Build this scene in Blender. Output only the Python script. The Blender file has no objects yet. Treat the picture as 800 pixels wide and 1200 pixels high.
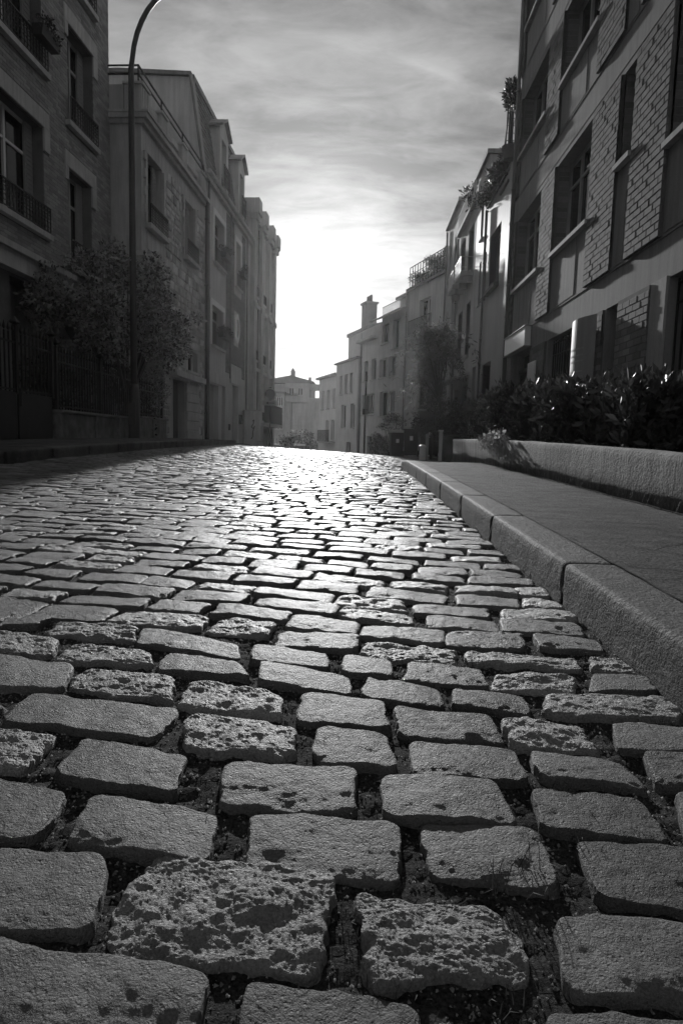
import bpy, bmesh, math, random
import numpy as np
from mathutils import Vector, Matrix, noise as mnoise

random.seed(7); rng = np.random.default_rng(11)
R = math.radians
sc = bpy.context.scene
COL = sc.collection

# ------------------------------------------------------------------ camera
EYE = 0.585
cam_d = bpy.data.cameras.new('camera'); cam = bpy.data.objects.new('camera', cam_d); COL.objects.link(cam)
cam_d.sensor_fit = 'VERTICAL'; cam_d.sensor_height = 36.0; cam_d.lens = 36.0 * 760.0 / 1200.0
cam_d.clip_start = 0.02; cam_d.clip_end = 2000.0
M = Matrix(((0.99932408, 0.02585, -0.02587), (0, 0, 0), (0, 0, 0)))
_dy = Vector((20, 83, 760)).normalized()                       # street axis seen by the camera (x right, y up, z ahead)
_up = Vector((.026, 1, 0)); _up.z = -(_up.x * _dy.x + _up.y * _dy.y) / _dy.z; _up.normalize()
_rt = _up.cross(_dy)
if _rt.x < 0: _rt.negate()
W = Matrix((_rt, _dy, _up))                                    # rows: world X, Y, Z in camera axes
cx, cy, cz = W @ Vector((1, 0, 0)), W @ Vector((0, 1, 0)), W @ Vector((0, 0, -1))
cam.matrix_world = Matrix(((cx.x, cy.x, cz.x, 0), (cx.y, cy.y, cz.y, 0), (cx.z, cy.z, cz.z, EYE), (0, 0, 0, 1)))
sc.camera = cam

# ------------------------------------------------------------------ light, sky, exposure
SUN_AZ, SUN_EL = R(-3.9), R(14.4)
sun_dir = Vector((math.sin(SUN_AZ) * math.cos(SUN_EL), math.cos(SUN_AZ) * math.cos(SUN_EL), math.sin(SUN_EL)))
sun_d = bpy.data.lights.new('sun', 'SUN'); sun = bpy.data.objects.new('sun', sun_d); COL.objects.link(sun)
sun_d.energy = 2.4; sun_d.angle = R(0.9); sun_d.color = (1, 1, 1)
sun.rotation_euler = sun_dir.to_track_quat('Z', 'Y').to_euler()
sc.view_settings.view_transform = 'Standard'
try: sc.view_settings.look = 'None'
except Exception: pass
sc.view_settings.gamma = 1.0; sc.view_settings.use_curve_mapping = False
sc.view_settings.exposure = 0.72
HAZE = 0.00025
sc.cycles.use_denoising = True
sc.cycles.max_bounces = 6; sc.cycles.volume_bounces = 1
sc.cycles.sample_clamp_indirect = 4.0

class NT:
    """tiny node-tree builder"""
    def __init__(s, tree):
        s.t = tree; tree.nodes.clear()
    def n(s, typ, **kw):
        nd = s.t.nodes.new(typ)
        for k, v in kw.items():
            if k == 'inp':
                for a, b in v.items():
                    if hasattr(b, 'is_output') and b.is_output: s.t.links.new(b, nd.inputs[a])
                    elif hasattr(b, 'outputs'): s.t.links.new(b.outputs[0], nd.inputs[a])
                    else: nd.inputs[a].default_value = b
            else: setattr(nd, k, v)
        return nd
    def math(s, op, a, b=0.0, clamp=False):
        return s.n('ShaderNodeMath', operation=op, use_clamp=clamp, inp={0: a, 1: b})
    def mapr(s, v, a, b, c, d):
        return s.n('ShaderNodeMapRange', inp={0: v, 1: a, 2: b, 3: c, 4: d})
    def mix(s, f, a, b):
        m = s.n('ShaderNodeMix', data_type='FLOAT', inp={0: f, 2: a, 3: b}); return m

world = bpy.data.worlds.new('World'); sc.world = world; world.use_nodes = True
w = NT(world.node_tree)
sky = w.n('ShaderNodeTexSky', sky_type='NISHITA')
sky.sun_disc = False; sky.sun_elevation = SUN_EL; sky.sun_rotation = SUN_AZ
sky.air_density = 1.0; sky.dust_density = 1.0; sky.ozone_density = 1.0
bw = w.n('ShaderNodeRGBToBW', inp={0: sky})
tc = w.n('ShaderNodeTexCoord')
sep = w.n('ShaderNodeSeparateXYZ', inp={0: tc.outputs['Generated']})
den = w.math('ADD', w.math('MAXIMUM', sep.outputs[2], 0.0), 0.18)
px = w.math('DIVIDE', sep.outputs[0], den); py = w.math('DIVIDE', sep.outputs[1], den)
cv = w.n('ShaderNodeCombineXYZ', inp={0: px, 1: py, 2: 0.0})
mp = w.n('ShaderNodeMapping', inp={0: cv, 2: (0, 0, R(-35)), 3: (1.0, 2.0, 1.0)})
c1 = w.n('ShaderNodeTexNoise', inp={'Vector': mp, 'Scale': 1.3, 'Detail': 7.0, 'Roughness': 0.62, 'Distortion': 0.35})
c2 = w.n('ShaderNodeTexNoise', inp={'Vector': mp, 'Scale': 4.5, 'Detail': 5.0, 'Roughness': 0.6, 'Distortion': 0.5})
cl = w.math('ADD', w.math('MULTIPLY', c1, 0.6), w.math('MULTIPLY', c2, 0.4))
cm = w.mapr(cl, 0.38, 0.62, 0.5, 1.35)
# thin cloud lit from behind: brighter towards the sun
dt = w.n('ShaderNodeVectorMath', operation='DOT_PRODUCT', inp={0: tc.outputs['Generated'], 1: tuple(sun_dir)})
dpos = w.math('MAXIMUM', dt.outputs['Value'], 0.0)
g1 = w.math('MULTIPLY', w.math('POWER', dpos, 24.0), 1.6)
g2 = w.math('MULTIPLY', w.math('POWER', dpos, 70.0), 5.5)
# contrail: a thin straight streak across the upper right
cn = Vector((0.0784, 0.8795, 0.4693)); ca = Vector((0.1789, 0.8831, 0.4337))
nrm = cn.cross(ca).normalized(); mid = (cn + ca).normalized()
pd = w.n('ShaderNodeVectorMath', operation='DOT_PRODUCT', inp={0: tc.outputs['Generated'], 1: tuple(nrm)})
tr = w.mapr(w.math('ABSOLUTE', pd.outputs['Value']), 0.0, 0.008, 1.0, 0.0)
md = w.n('ShaderNodeVectorMath', operation='DOT_PRODUCT', inp={0: tc.outputs['Generated'], 1: tuple(mid)})
tr = w.math('MULTIPLY', tr, w.mapr(md.outputs['Value'], 0.993, 0.998, 0.0, 0.24))
base = w.math('MULTIPLY', w.math('ADD', w.math('MULTIPLY', bw, 0.03), 3.3), w.math('ADD', cm, tr))   # thin even cloud veil over the clear sky
g3 = w.math('MULTIPLY', w.math('MULTIPLY', w.math('POWER', dpos, 14.0), w.math('POWER', w.math('SUBTRACT', 1.0, w.math('MAXIMUM', sep.outputs[2], 0.0)), 9.0)), 16.0)
g2 = w.math('ADD', g2, g3)
tot = w.math('ADD', base, w.math('MULTIPLY', w.math('ADD', g1, g2), w.mapr(cl, 0.3, 0.7, 0.75, 1.25)))
bg = w.n('ShaderNodeBackground', inp={0: tot, 1: 0.05})
w.n('ShaderNodeOutputWorld', inp={0: bg})

# ------------------------------------------------------------------ terrain profile
def zroad(x, y):
    """road surface: rises from the camera to a crest near 22 m, then falls; tilts down to the right"""
    x = np.asarray(x, float); y = np.asarray(y, float)
    yc = np.clip(y, -40, 30)
    z = 0.03 * yc - 0.00101 * yc * np.abs(yc) - 0.007 * np.maximum(0, yc - 22) ** 2
    sl = 0.03 - 2 * 0.00101 * 30 - 0.014 * 8
    z = z + np.clip(y - 30, 0, 42) * sl
    cs = -np.clip(0.0022 * y, 0, 0.045)
    return z + cs * np.clip(x, -7, 5)
def zr(x, y): return float(zroad(x, y))
KX, LX = 0.70, -3.95                                             # kerb faces
def kerb_h(y): return 0.14 * min(1.0, max(0.06, (12.6 - y) / 3.0))

# ------------------------------------------------------------------ materials
MATS = {}
def mat(name, base, rough=0.8, var=0.25, vscale=3.0, fine=0.12, fscale=60.0, bump=0.15, bdist=0.004, bscale=90.0,
        streak=0.0, island=0.0, objrand=0.0, spec=0.4, metallic=0.0, pits=0.0, pitscale=60.0, stain=0.0, trans=0.0, bump2=0.0):
    m = bpy.data.materials.new(name); m.use_nodes = True; t = NT(m.node_tree); MATS[name] = m
    tc = t.n('ShaderNodeTexCoord'); geo = t.n('ShaderNodeNewGeometry')
    P = geo.outputs['Position']
    n1 = t.n('ShaderNodeTexNoise', inp={'Vector': P, 'Scale': vscale, 'Detail': 4.0, 'Roughness': 0.6})
    n2 = t.n('ShaderNodeTexNoise', inp={'Vector': P, 'Scale': fscale, 'Detail': 3.0, 'Roughness': 0.65})
    v = t.math('ADD', t.mapr(n1, 0.3, 0.7, 1 - var, 1 + var), t.mapr(n2, 0.3, 0.7, -fine, fine))
    if streak:
        ms = t.n('ShaderNodeMapping', inp={0: P, 3: (6.0, 6.0, 0.5)})
        n3 = t.n('ShaderNodeTexNoise', inp={'Vector': ms, 'Scale': 1.4, 'Detail': 5.0, 'Roughness': 0.65})
        v = t.math('MULTIPLY', v, t.mapr(n3, 0.35, 0.62, 1 - streak, 1.0))
    if stain:
        n4 = t.n('ShaderNodeTexNoise', inp={'Vector': P, 'Scale': 1.1, 'Detail': 8.0, 'Roughness': 0.7})
        v = t.math('MULTIPLY', v, t.mapr(n4, 0.48, 0.66, 1.0, 1 - stain))
    if island: v = t.math('MULTIPLY', v, t.mapr(geo.outputs['Random Per Island'], 0, 1, 1 - island, 1 + island))
    if objrand:
        oi = t.n('ShaderNodeObjectInfo'); v = t.math('MULTIPLY', v, t.mapr(oi.outputs['Random'], 0, 1, 1 - objrand, 1 + objrand))
    v = t.math('MAXIMUM', t.math('MULTIPLY', v, base), 0.004)
    cc = t.n('ShaderNodeCombineColor', inp={0: v, 1: v, 2: v})
    b = t.n('ShaderNodeBsdfPrincipled', inp={'Base Color': cc, 'Roughness': rough, 'Metallic': metallic, 'Specular IOR Level': spec})
    if trans:
        pass
    if bump:
        nb = t.n('ShaderNodeTexNoise', inp={'Vector': P, 'Scale': bscale, 'Detail': 4.0, 'Roughness': 0.7})
        h = nb.outputs[0]
        if bump2:
            nc = t.n('ShaderNodeTexNoise', inp={'Vector': P, 'Scale': bscale * .22, 'Detail': 5.0, 'Roughness': 0.7, 'Distortion': .6})
            h = t.math('ADD', h, t.math('MULTIPLY', nc, bump2 * 2)).outputs[0]
        if pits:
            vo = t.n('ShaderNodeTexVoronoi', inp={'Vector': P, 'Scale': pitscale})
            h = t.math('SUBTRACT', h, t.mapr(vo.outputs['Distance'], 0.0, 0.32, pits, 0.0)).outputs[0]
        bp = t.n('ShaderNodeBump', inp={'Strength': bump, 'Distance': bdist, 'Height': h})
        t.t.links.new(bp.outputs[0], b.inputs['Normal'])
    o = t.n('ShaderNodeOutputMaterial')
    if trans:                                                   # leaves let some light through
        tl = t.n('ShaderNodeBsdfTranslucent', inp={'Color': cc})
        ms_ = t.n('ShaderNodeMixShader', inp={0: trans, 1: b, 2: tl})
        t.t.links.new(ms_.outputs[0], o.inputs[0])
    else: t.t.links.new(b.outputs[0], o.inputs[0])
    return m

mat('cobble', 0.175, 0.46, var=.25, vscale=6, fine=.3, fscale=300, bump=1.0, bdist=.0075, bscale=260, objrand=.22, island=.25, spec=.07, pits=.55, pitscale=150, stain=.4, bump2=.9)
mat('cobble_rough', 0.27, 0.46, var=.25, vscale=8, fine=.3, fscale=260, bump=.9, bdist=.007, bscale=220, objrand=.2, spec=.12, pits=.6, pitscale=120, stain=.3, bump2=.8)
mat('soil', 0.045, 0.95, var=.5, vscale=25, fine=.8, fscale=200, bump=1.0, bdist=.012, bscale=210, spec=.15)
mat('grit', 0.17, 0.8, var=.3, vscale=30, fine=.2, fscale=300, bump=.3, island=.6, spec=.3)
mat('granite', 0.12, 0.7, var=.25, vscale=4, fine=.5, fscale=130, bump=1.0, bdist=.022, bscale=80, objrand=.15, stain=.45, spec=.15, bump2=.6)
mat('asphalt', 0.1, 0.85, var=.45, vscale=9, fine=1.0, fscale=85, bump=1.0, bdist=.02, bscale=80, stain=.5, spec=.12)
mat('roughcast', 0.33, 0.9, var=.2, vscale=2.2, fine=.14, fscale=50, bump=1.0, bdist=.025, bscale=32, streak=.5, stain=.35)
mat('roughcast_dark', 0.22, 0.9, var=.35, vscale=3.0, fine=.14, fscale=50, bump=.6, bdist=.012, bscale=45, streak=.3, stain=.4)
mat('stone_dark', 0.2, 0.85, var=.25, vscale=3, fine=.1, bump=.3, stain=.3)
mat('earth', 0.05, 0.95, var=.3, vscale=1.0)
mat('mortar', 0.16, 0.9, var=.2, fscale=40)
mat('brick_grey', 0.22, 0.85, var=.15, vscale=1.5, fine=.12, fscale=45, island=.28, objrand=.28, bump=.3, stain=.15)
mat('brick_dark', 0.3, 0.85, var=.15, vscale=1.5, fine=.12, fscale=45, island=.25, bump=.3)
mat('render_grey', 0.28, 0.85, var=.12, vscale=1.2, fine=.07, fscale=30, streak=.22, bump=.2, bscale=60)
mat('render_pale', 0.56, 0.85, var=.1, vscale=1.0, fine=.06, fscale=30, streak=.22, bump=.2, bscale=60)
mat('render_white', 0.70, 0.85, var=.08, vscale=1.0, fine=.05, fscale=30, streak=.2, bump=.2, bscale=60)
mat('render_mid', 0.48, 0.85, var=.14, vscale=1.0, fine=.06, fscale=30, streak=.25, bump=.2, bscale=60)
mat('render_dark', 0.2, 0.9, var=.2, vscale=1.0, fine=.08, fscale=30, streak=.3, bump=.2, bscale=60)
mat('gloss_render', 0.36, 0.6, var=.08, vscale=.8, fine=.04, fscale=20, streak=.12, bump=.06, bscale=12, bdist=.01, spec=.3)
mat('stone_trim', 0.52, 0.8, var=.15, vscale=2, fine=.08, fscale=40, streak=.25, bump=.2)
mat('rubble', 0.5, 0.85, var=.2, vscale=3, fine=.15, fscale=30, island=.35, bump=.6, bdist=.012, bscale=22)
mat('zinc', 0.22, 0.5, var=.2, vscale=2, fine=.06, bump=.1, spec=.5, streak=.3)
mat('tile_roof', 0.16, 0.8, var=.2, vscale=3, island=.3)
mat('white_paint', 0.7, 0.5, var=.06, fine=.03, bump=.05)
mat('grey_paint', 0.35, 0.55, var=.1, fine=.04, bump=.08)
mat('dark_paint', 0.03, 0.5, var=.2, fine=.05, bump=.05)
mat('iron', 0.012, 0.5, var=.3, fine=.1, bump=.1)
mat('galvanised', 0.045, 0.45, var=.2, fine=.08, bump=.08, streak=.2)
mat('glass', 0.008, 0.05, var=.1, fine=0, bump=.04, bscale=3, bdist=.02, spec=.22)
mat('curtain', 0.30, 0.9, var=.1, fine=.05, streak=.3)
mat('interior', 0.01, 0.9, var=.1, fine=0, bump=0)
mat('sign_white', 0.75, 0.35, var=.03, fine=.02, bump=.03)
mat('sign_dark', 0.05, 0.4, var=.05, fine=.02, bump=.03)
mat('plastic_bin', 0.02, 0.45, var=.2, fine=.05, bump=.05)
mat('leaf_dark', 0.05, 0.45, var=.3, vscale=6, fine=.1, island=.45, bump=0, trans=.25, spec=.5)
mat('leaf_mid', 0.24, 0.5, var=.4, vscale=3, fine=.1, island=.8, bump=0, trans=.35, spec=.4)
mat('leaf_pale', 0.2, 0.5, var=.25, vscale=4, fine=.1, island=.4, bump=0, trans=.4, spec=.4)
mat('petal', 0.65, 0.7, var=.1, bump=0, trans=.3)
mat('bark', 0.06, 0.9, var=.3, vscale=8, fine=.2, fscale=60, bump=.6, bdist=.01, bscale=40)
mat('grass', 0.05, 0.7, var=.3, fine=.1, island=.4, bump=0, trans=.3)
mat('shutter', 0.3, 0.6, var=.1, fine=.04, bump=.05)

# ------------------------------------------------------------------ object helpers
def props(o, label=None, cat=None, group=None, kind=None):
    if label: o['label'] = label
    if cat: o['category'] = cat
    if group: o['group'] = group
    if kind: o['kind'] = kind
    return o
def empty(name, loc, rz=0.0, label=None, cat=None, group=None):
    o = bpy.data.objects.new(name, None); o.empty_display_size = .2
    o.location = loc; o.rotation_euler = (0, 0, rz); COL.objects.link(o)
    return props(o, label, cat, group)
def mesh_obj(name, verts, faces, m, parent=None, smooth=False, loc=None, rz=0.0):
    me = bpy.data.meshes.new(name); me.from_pydata([tuple(v) for v in verts], [], [tuple(f) for f in faces])
    me.materials.append(MATS[m] if isinstance(m, str) else m)
    if smooth: me.polygons.foreach_set('use_smooth', [True] * len(me.polygons))
    me.update()
    o = bpy.data.objects.new(name, me); COL.objects.link(o)
    if parent is not None: o.parent = parent
    if loc is not None: o.location = loc
    o.rotation_euler = (0, 0, rz)
    return o
def np_mesh(name, V, F, m, parent=None, smooth=True):
    """V (n,3), F (k,4) numpy -> object"""
    me = bpy.data.meshes.new(name); k = F.shape[1]
    me.vertices.add(len(V)); me.vertices.foreach_set('co', np.ascontiguousarray(V, np.float32).ravel())
    me.loops.add(F.size); me.loops.foreach_set('vertex_index', np.ascontiguousarray(F, np.int32).ravel())
    me.polygons.add(len(F)); me.polygons.foreach_set('loop_start', np.arange(0, F.size, k, dtype=np.int32))
    me.polygons.foreach_set('loop_total', np.full(len(F), k, np.int32))
    me.materials.append(MATS[m] if isinstance(m, str) else m)
    if smooth: me.polygons.foreach_set('use_smooth', np.ones(len(F), bool))
    me.update(calc_edges=True); me.validate()
    o = bpy.data.objects.new(name, me); COL.objects.link(o)
    if parent is not None: o.parent = parent
    return o
def copy_tree(o, parent=None):
    c = o.copy(); COL.objects.link(c); c.parent = parent
    for ch in list(o.children): copy_tree(ch, c)
    return c

class MB:
    """mesh collector in a frame of (u along, v up, w outwards); y = s*w"""
    def __init__(self, s=1.0, off=0.0): self.V = []; self.F = []; self.s = s; self.off = off
    def p(self, u, v, w): self.V.append((u - self.off, self.s * w, v)); return len(self.V) - 1
    def face(self, pts): self.F.append([self.p(*q) for q in pts])
    def box(self, u0, u1, v0, v1, w0, w1, front_only=False):
        i = len(self.V)
        for w_ in (w0, w1):
            for (u, v) in ((u0, v0), (u1, v0), (u1, v1), (u0, v1)): self.p(u, v, w_)
        fs = [(4, 5, 6, 7), (0, 1, 5, 4), (1, 2, 6, 5), (2, 3, 7, 6), (3, 0, 4, 7)]
        if not front_only: fs.append((3, 2, 1, 0))
        self.F += [[i + a for a in f] for f in fs]
    def bevel_box(self, u0, u1, v0, v1, w0, w1, b):
        """box whose front edges are chamfered"""
        i = len(self.V)
        for (u, v) in ((u0, v0), (u1, v0), (u1, v1), (u0, v1)): self.p(u, v, w0)
        for (u, v) in ((u0, v0), (u1, v0), (u1, v1), (u0, v1)): self.p(u, v, w1 - b)
        for (u, v) in ((u0 + b, v0 + b), (u1 - b, v0 + b), (u1 - b, v1 - b), (u0 + b, v1 - b)): self.p(u, v, w1)
        for k in range(4):
            j = (k + 1) % 4
            self.F += [[i + k, i + j, i + 4 + j, i + 4 + k], [i + 4 + k, i + 4 + j, i + 8 + j, i + 8 + k]]
        self.F.append([i + 8, i + 9, i + 10, i + 11])
    def prism(self, poly, w0, w1):
        """polygon in (u,v) extruded along w"""
        n = len(poly); i = len(self.V)
        for (u, v) in poly: self.p(u, v, w0)
        for (u, v) in poly: self.p(u, v, w1)
        self.F.append([i + n + k for k in range(n)]); self.F.append([i + k for k in reversed(range(n))])
        for k in range(n): j = (k + 1) % n; self.F.append([i + k, i + j, i + n + j, i + n + k])
    def prism_u(self, poly, u0, u1):
        """polygon in (w,v) extruded along u"""
        n = len(poly); i = len(self.V)
        for (w_, v) in poly: self.p(u0, v, w_)
        for (w_, v) in poly: self.p(u1, v, w_)
        self.F.append([i + n + k for k in range(n)]); self.F.append([i + k for k in reversed(range(n))])
        for k in range(n): j = (k + 1) % n; self.F.append([i + k, i + j, i + n + j, i + n + k])
    def tube(self, pts, r, n=6, cap=True):
        P = [Vector(q) for q in pts]; rs = r if isinstance(r, (list, tuple)) else [r] * len(P)
        rings = []
        for k, q in enumerate(P):
            d = (P[min(k + 1, len(P) - 1)] - P[max(k - 1, 0)]); d = d.normalized() if d.length > 1e-9 else Vector((0, 1, 0))
            a = d.cross(Vector((0, 0, 1)) if abs(d.z) < .9 else Vector((1, 0, 0))).normalized(); b = d.cross(a)
            rings.append([self.p(*(q + (a * math.cos(t) + b * math.sin(t)) * rs[k])) for t in [2 * math.pi * j / n for j in range(n)]])
        for k in range(len(rings) - 1):
            for j in range(n): self.F.append([rings[k][j], rings[k][(j + 1) % n], rings[k + 1][(j + 1) % n], rings[k + 1][j]])
        if cap: self.F.append(rings[0][::-1]); self.F.append(rings[-1])
    def wall(self, u0, u1, v0, v1, ops, w=0.0, depth=0.25):
        """front sheet with real openings and their reveals"""
        us = sorted({u0, u1, *[o[0] for o in ops], *[o[1] for o in ops]}); vs = sorted({v0, v1, *[o[2] for o in ops], *[o[3] for o in ops]})
        us = [u for u in us if u0 <= u <= u1]; vs = [v for v in vs if v0 <= v <= v1]
        for a, b in zip(us, us[1:]):
            for c, d in zip(vs, vs[1:]):
                mu, mv = (a + b) / 2, (c + d) / 2
                if any(o[0] < mu < o[1] and o[2] < mv < o[3] for o in ops): continue
                self.face([(a, c, w), (b, c, w), (b, d, w), (a, d, w)])
        for o in ops:
            a, b, c, d = max(o[0], u0), min(o[1], u1), max(o[2], v0), min(o[3], v1)
            self.face([(a, c, w), (a, d, w), (a, d, w - depth), (a, c, w - depth)])
            self.face([(b, d, w), (b, c, w), (b, c, w - depth), (b, d, w - depth)])
            self.face([(a, d, w), (b, d, w), (b, d, w - depth), (a, d, w - depth)])
            self.face([(b, c, w), (a, c, w), (a, c, w - depth), (b, c, w - depth)])
    def build_each(self, name, m, parent=None):
        """one object per separate piece"""
        par = list(range(len(self.V)))
        def fd(a):
            while par[a] != a: par[a] = par[par[a]]; a = par[a]
            return a
        for f in self.F:
            for a in f[1:]: par[fd(a)] = fd(f[0])
        gr = {}
        for f in self.F: gr.setdefault(fd(f[0]), []).append(f)
        out = []
        for fs in gr.values():
            ids = sorted({a for f in fs for a in f}); mp_ = {a: k for k, a in enumerate(ids)}
            out.append(mesh_obj(name, [self.V[a] for a in ids], [[mp_[a] for a in f] for f in fs], m, parent))
        return out
    def build(self, name, m, parent=None, smooth=False, **kw):
        return mesh_obj(name, self.V, self.F, m, parent, smooth, **kw)

class Frame:
    """a building: an Empty at its base whose local x runs along the facade"""
    def __init__(self, name, label, cat, x, y, rz, s, z=0.0, off=0.0, group=None):
        self.e = empty(name, (x + math.cos(rz) * off, y + math.sin(rz) * off, z), rz, label, cat, group); self.s = s; self.off = off
    def mb(self): return MB(self.s, self.off)

def window(F, a, b, c, d, w=0.0, recess=.2, cols=2, trans=(), fr='white_paint', pane='glass', sill=None, rail=None, bar=.05,
           sillm='stone_trim', name='window', muntins=0, curtain=None):
    """thing > window > pane / sill / railing"""
    m = F.mb(); w1 = w - recess + .03; w0 = w - recess - .03
    m.box(a, a + bar, c, d, w0, w1); m.box(b - bar, b, c, d, w0, w1)
    m.box(a + bar, b - bar, c, c + bar, w0, w1 - .002); m.box(a + bar, b - bar, d - bar, d, w0, w1 - .002)
    cw = (b - a) / cols
    for k in range(1, cols): m.box(a + k * cw - bar * .6, a + k * cw + bar * .6, c + bar, d - bar, w0, w1 + .004)
    for t in trans: m.box(a + bar, b - bar, t - bar * .45, t + bar * .45, w0 + .004, w1 - .006)
    for k in range(muntins):
        vv = c + (d - c) * (k + 1) / (muntins + 1); m.box(a + bar, b - bar, vv - .012, vv + .012, w0 + .008, w1 - .012)
    fo = m.build(name, fr, F.e)
    for k in range(cols):
        q = F.mb(); tilt = random.uniform(-.006, .006)
        u0_, u1_ = a + k * cw + bar * .3, a + (k + 1) * cw - bar * .3
        q.face([(u0_, c + .01, w - recess - .01 + tilt), (u1_, c + .01, w - recess - .01 - tilt), (u1_, d - .01, w - recess - .012 - tilt), (u0_, d - .01, w - recess - .012 + tilt)])
        q.build('pane', pane, fo)
    if curtain:
        q = F.mb(); q.box(a + bar, a + bar + (b - a) * curtain, c + bar, d - bar, w0 + .001, w1 - .03); q.build('curtain', 'curtain', fo)
    if sill:
        o_, h_, e_ = sill; q = F.mb(); q.box(a - e_, b + e_, c - h_, c, w - recess + .02, w + o_); q.build('sill', sillm, fo)
    if rail:
        rail_mesh(F, a - rail.get('e', .05), b + rail.get('e', .05), c + rail.get('b', .03), c + rail['h'], w + rail.get('o', .04), rail.get('kind', 'bar')).build('railing', 'iron', fo)
    return fo
def rail_mesh(F, a, b, c, d, w, kind='bar', step=.11, r=.009):
    m = F.mb()
    m.box(a, b, d - .025, d, w - .018, w + .018); m.box(a, b, c, c + .018, w - .01, w + .01)
    n = max(2, int((b - a) / step))
    for k in range(n + 1):
        u = a + (b - a) * k / n
        m.box(u - r, u + r, c + .018, d - .025, w - r, w + r)
    if kind == 'scroll':
        for k in range(n):
            u = a + (b - a) * (k + .5) / n; hh = d - c
            for vv, rr in ((c + hh * .3, step * .42), (c + hh * .62, step * .36), (c + hh * .84, step * .2)):
                ring = [(u + rr * math.cos(t), vv + rr * 1.25 * math.sin(t), w) for t in [2 * math.pi * j / 10 for j in range(11)]]
                m.tube(ring, .008, 4, cap=False)
    return m
def pipe(F, u, v0, v1, w, r=.05, name='downpipe', m='zinc', parent=None):
    q = F.mb(); q.tube([(u, v0, w), (u, v1, w)], r, 8)
    v = v0 + 1.2
    while v < v1 - .3: q.tube([(u, v, w), (u, v + .05, w)], r * 1.25, 8); v += 2.2
    return q.build(name, m, parent or F.e, smooth=True)

# ------------------------------------------------------------------ numpy noise
def _hash(ix, iy, seed):
    h = (ix.astype(np.int64) * 374761393 + iy.astype(np.int64) * 668265263 + seed * 1442695041) & 0x7fffffff
    h = ((h ^ (h >> 13)) * 1274126177) & 0x7fffffff
    return ((h ^ (h >> 16)) & 0xffff) / 65535.0
def vnoise(x, y, seed=0):
    ix, iy = np.floor(x), np.floor(y); fx, fy = x - ix, y - iy
    fx = fx * fx * (3 - 2 * fx); fy = fy * fy * (3 - 2 * fy)
    a, b = _hash(ix, iy, seed), _hash(ix + 1, iy, seed); c, d = _hash(ix, iy + 1, seed), _hash(ix + 1, iy + 1, seed)
    return (a * (1 - fx) + b * fx) * (1 - fy) + (c * (1 - fx) + d * fx) * fy - .5
def fbm(x, y, oct=4, seed=0, gain=.5):
    r = 0; a = 1.0
    for k in range(oct): r = r + a * vnoise(x, y, seed + k * 17); x = x * 2.03 + 11.3; y = y * 2.03 + 5.7; a *= gain
    return r

# ------------------------------------------------------------------ ground, road bed
def grid_sheet(name, xs, ys, zf, m, parent=None, kind='structure', label=None):
    X, Y = np.meshgrid(xs, ys); Z = zf(X, Y); nx, ny = len(xs), len(ys)
    idx = np.arange(nx * ny).reshape(ny, nx)
    Fq = np.stack([idx[:-1, :-1], idx[:-1, 1:], idx[1:, 1:], idx[1:, :-1]], -1).reshape(-1, 4)
    o = np_mesh(name, np.stack([X, Y, Z], -1).reshape(-1, 3), Fq, m, parent)
    if kind: o['kind'] = kind
    if label: o['label'] = label
    return o
gx = np.concatenate([[-600, -120, -40], np.linspace(-20, 20, 21), [40, 120, 600]])
gy = np.concatenate([[-300, -60], np.linspace(-20, 80, 51), [100, 140, 300, 800]])
grid_sheet('ground', gx, gy, lambda X, Y: zroad(np.clip(X, -6, 4), Y) - .35, 'earth')

def rxf(y): return KX + .35 * min(1.2, max(0, (y - 10.2) / 2.4)) ** 2
def soil_z(X, Y):
    n = fbm(X * 60, Y * 60, 4, 3, .65) * .009 + fbm(X * 9, Y * 9, 3, 9) * .007
    fade = np.clip((9 - Y) / 6, .35, 1)
    return zroad(X, Y) + np.minimum(-.0075 + n * fade, -.0055) - .008 * np.clip((Y - 1.5) / 2.5, 0, 1)
ys_ = np.concatenate([np.arange(-4, .3, .3), np.arange(.3, 1.8, .009), np.arange(1.8, 4, .03), np.arange(4, 10, .12), np.arange(10, 32, .6)])
xs_ = np.concatenate([np.arange(LX - .05, -1.3, .1), np.arange(-1.3, KX + .02, .012), [KX + .05, KX + .3, KX + .55]])
road = grid_sheet('road', xs_, ys_, soil_z, 'soil', label='cobbled street of worn stone setts rising to a crest')
grid_sheet('lower_road', np.linspace(-12, 6, 10), np.arange(31.4, 110, 3.), lambda X, Y: zroad(X, Y) - .03, 'asphalt', label='asphalt street falling away beyond the crest')

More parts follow.
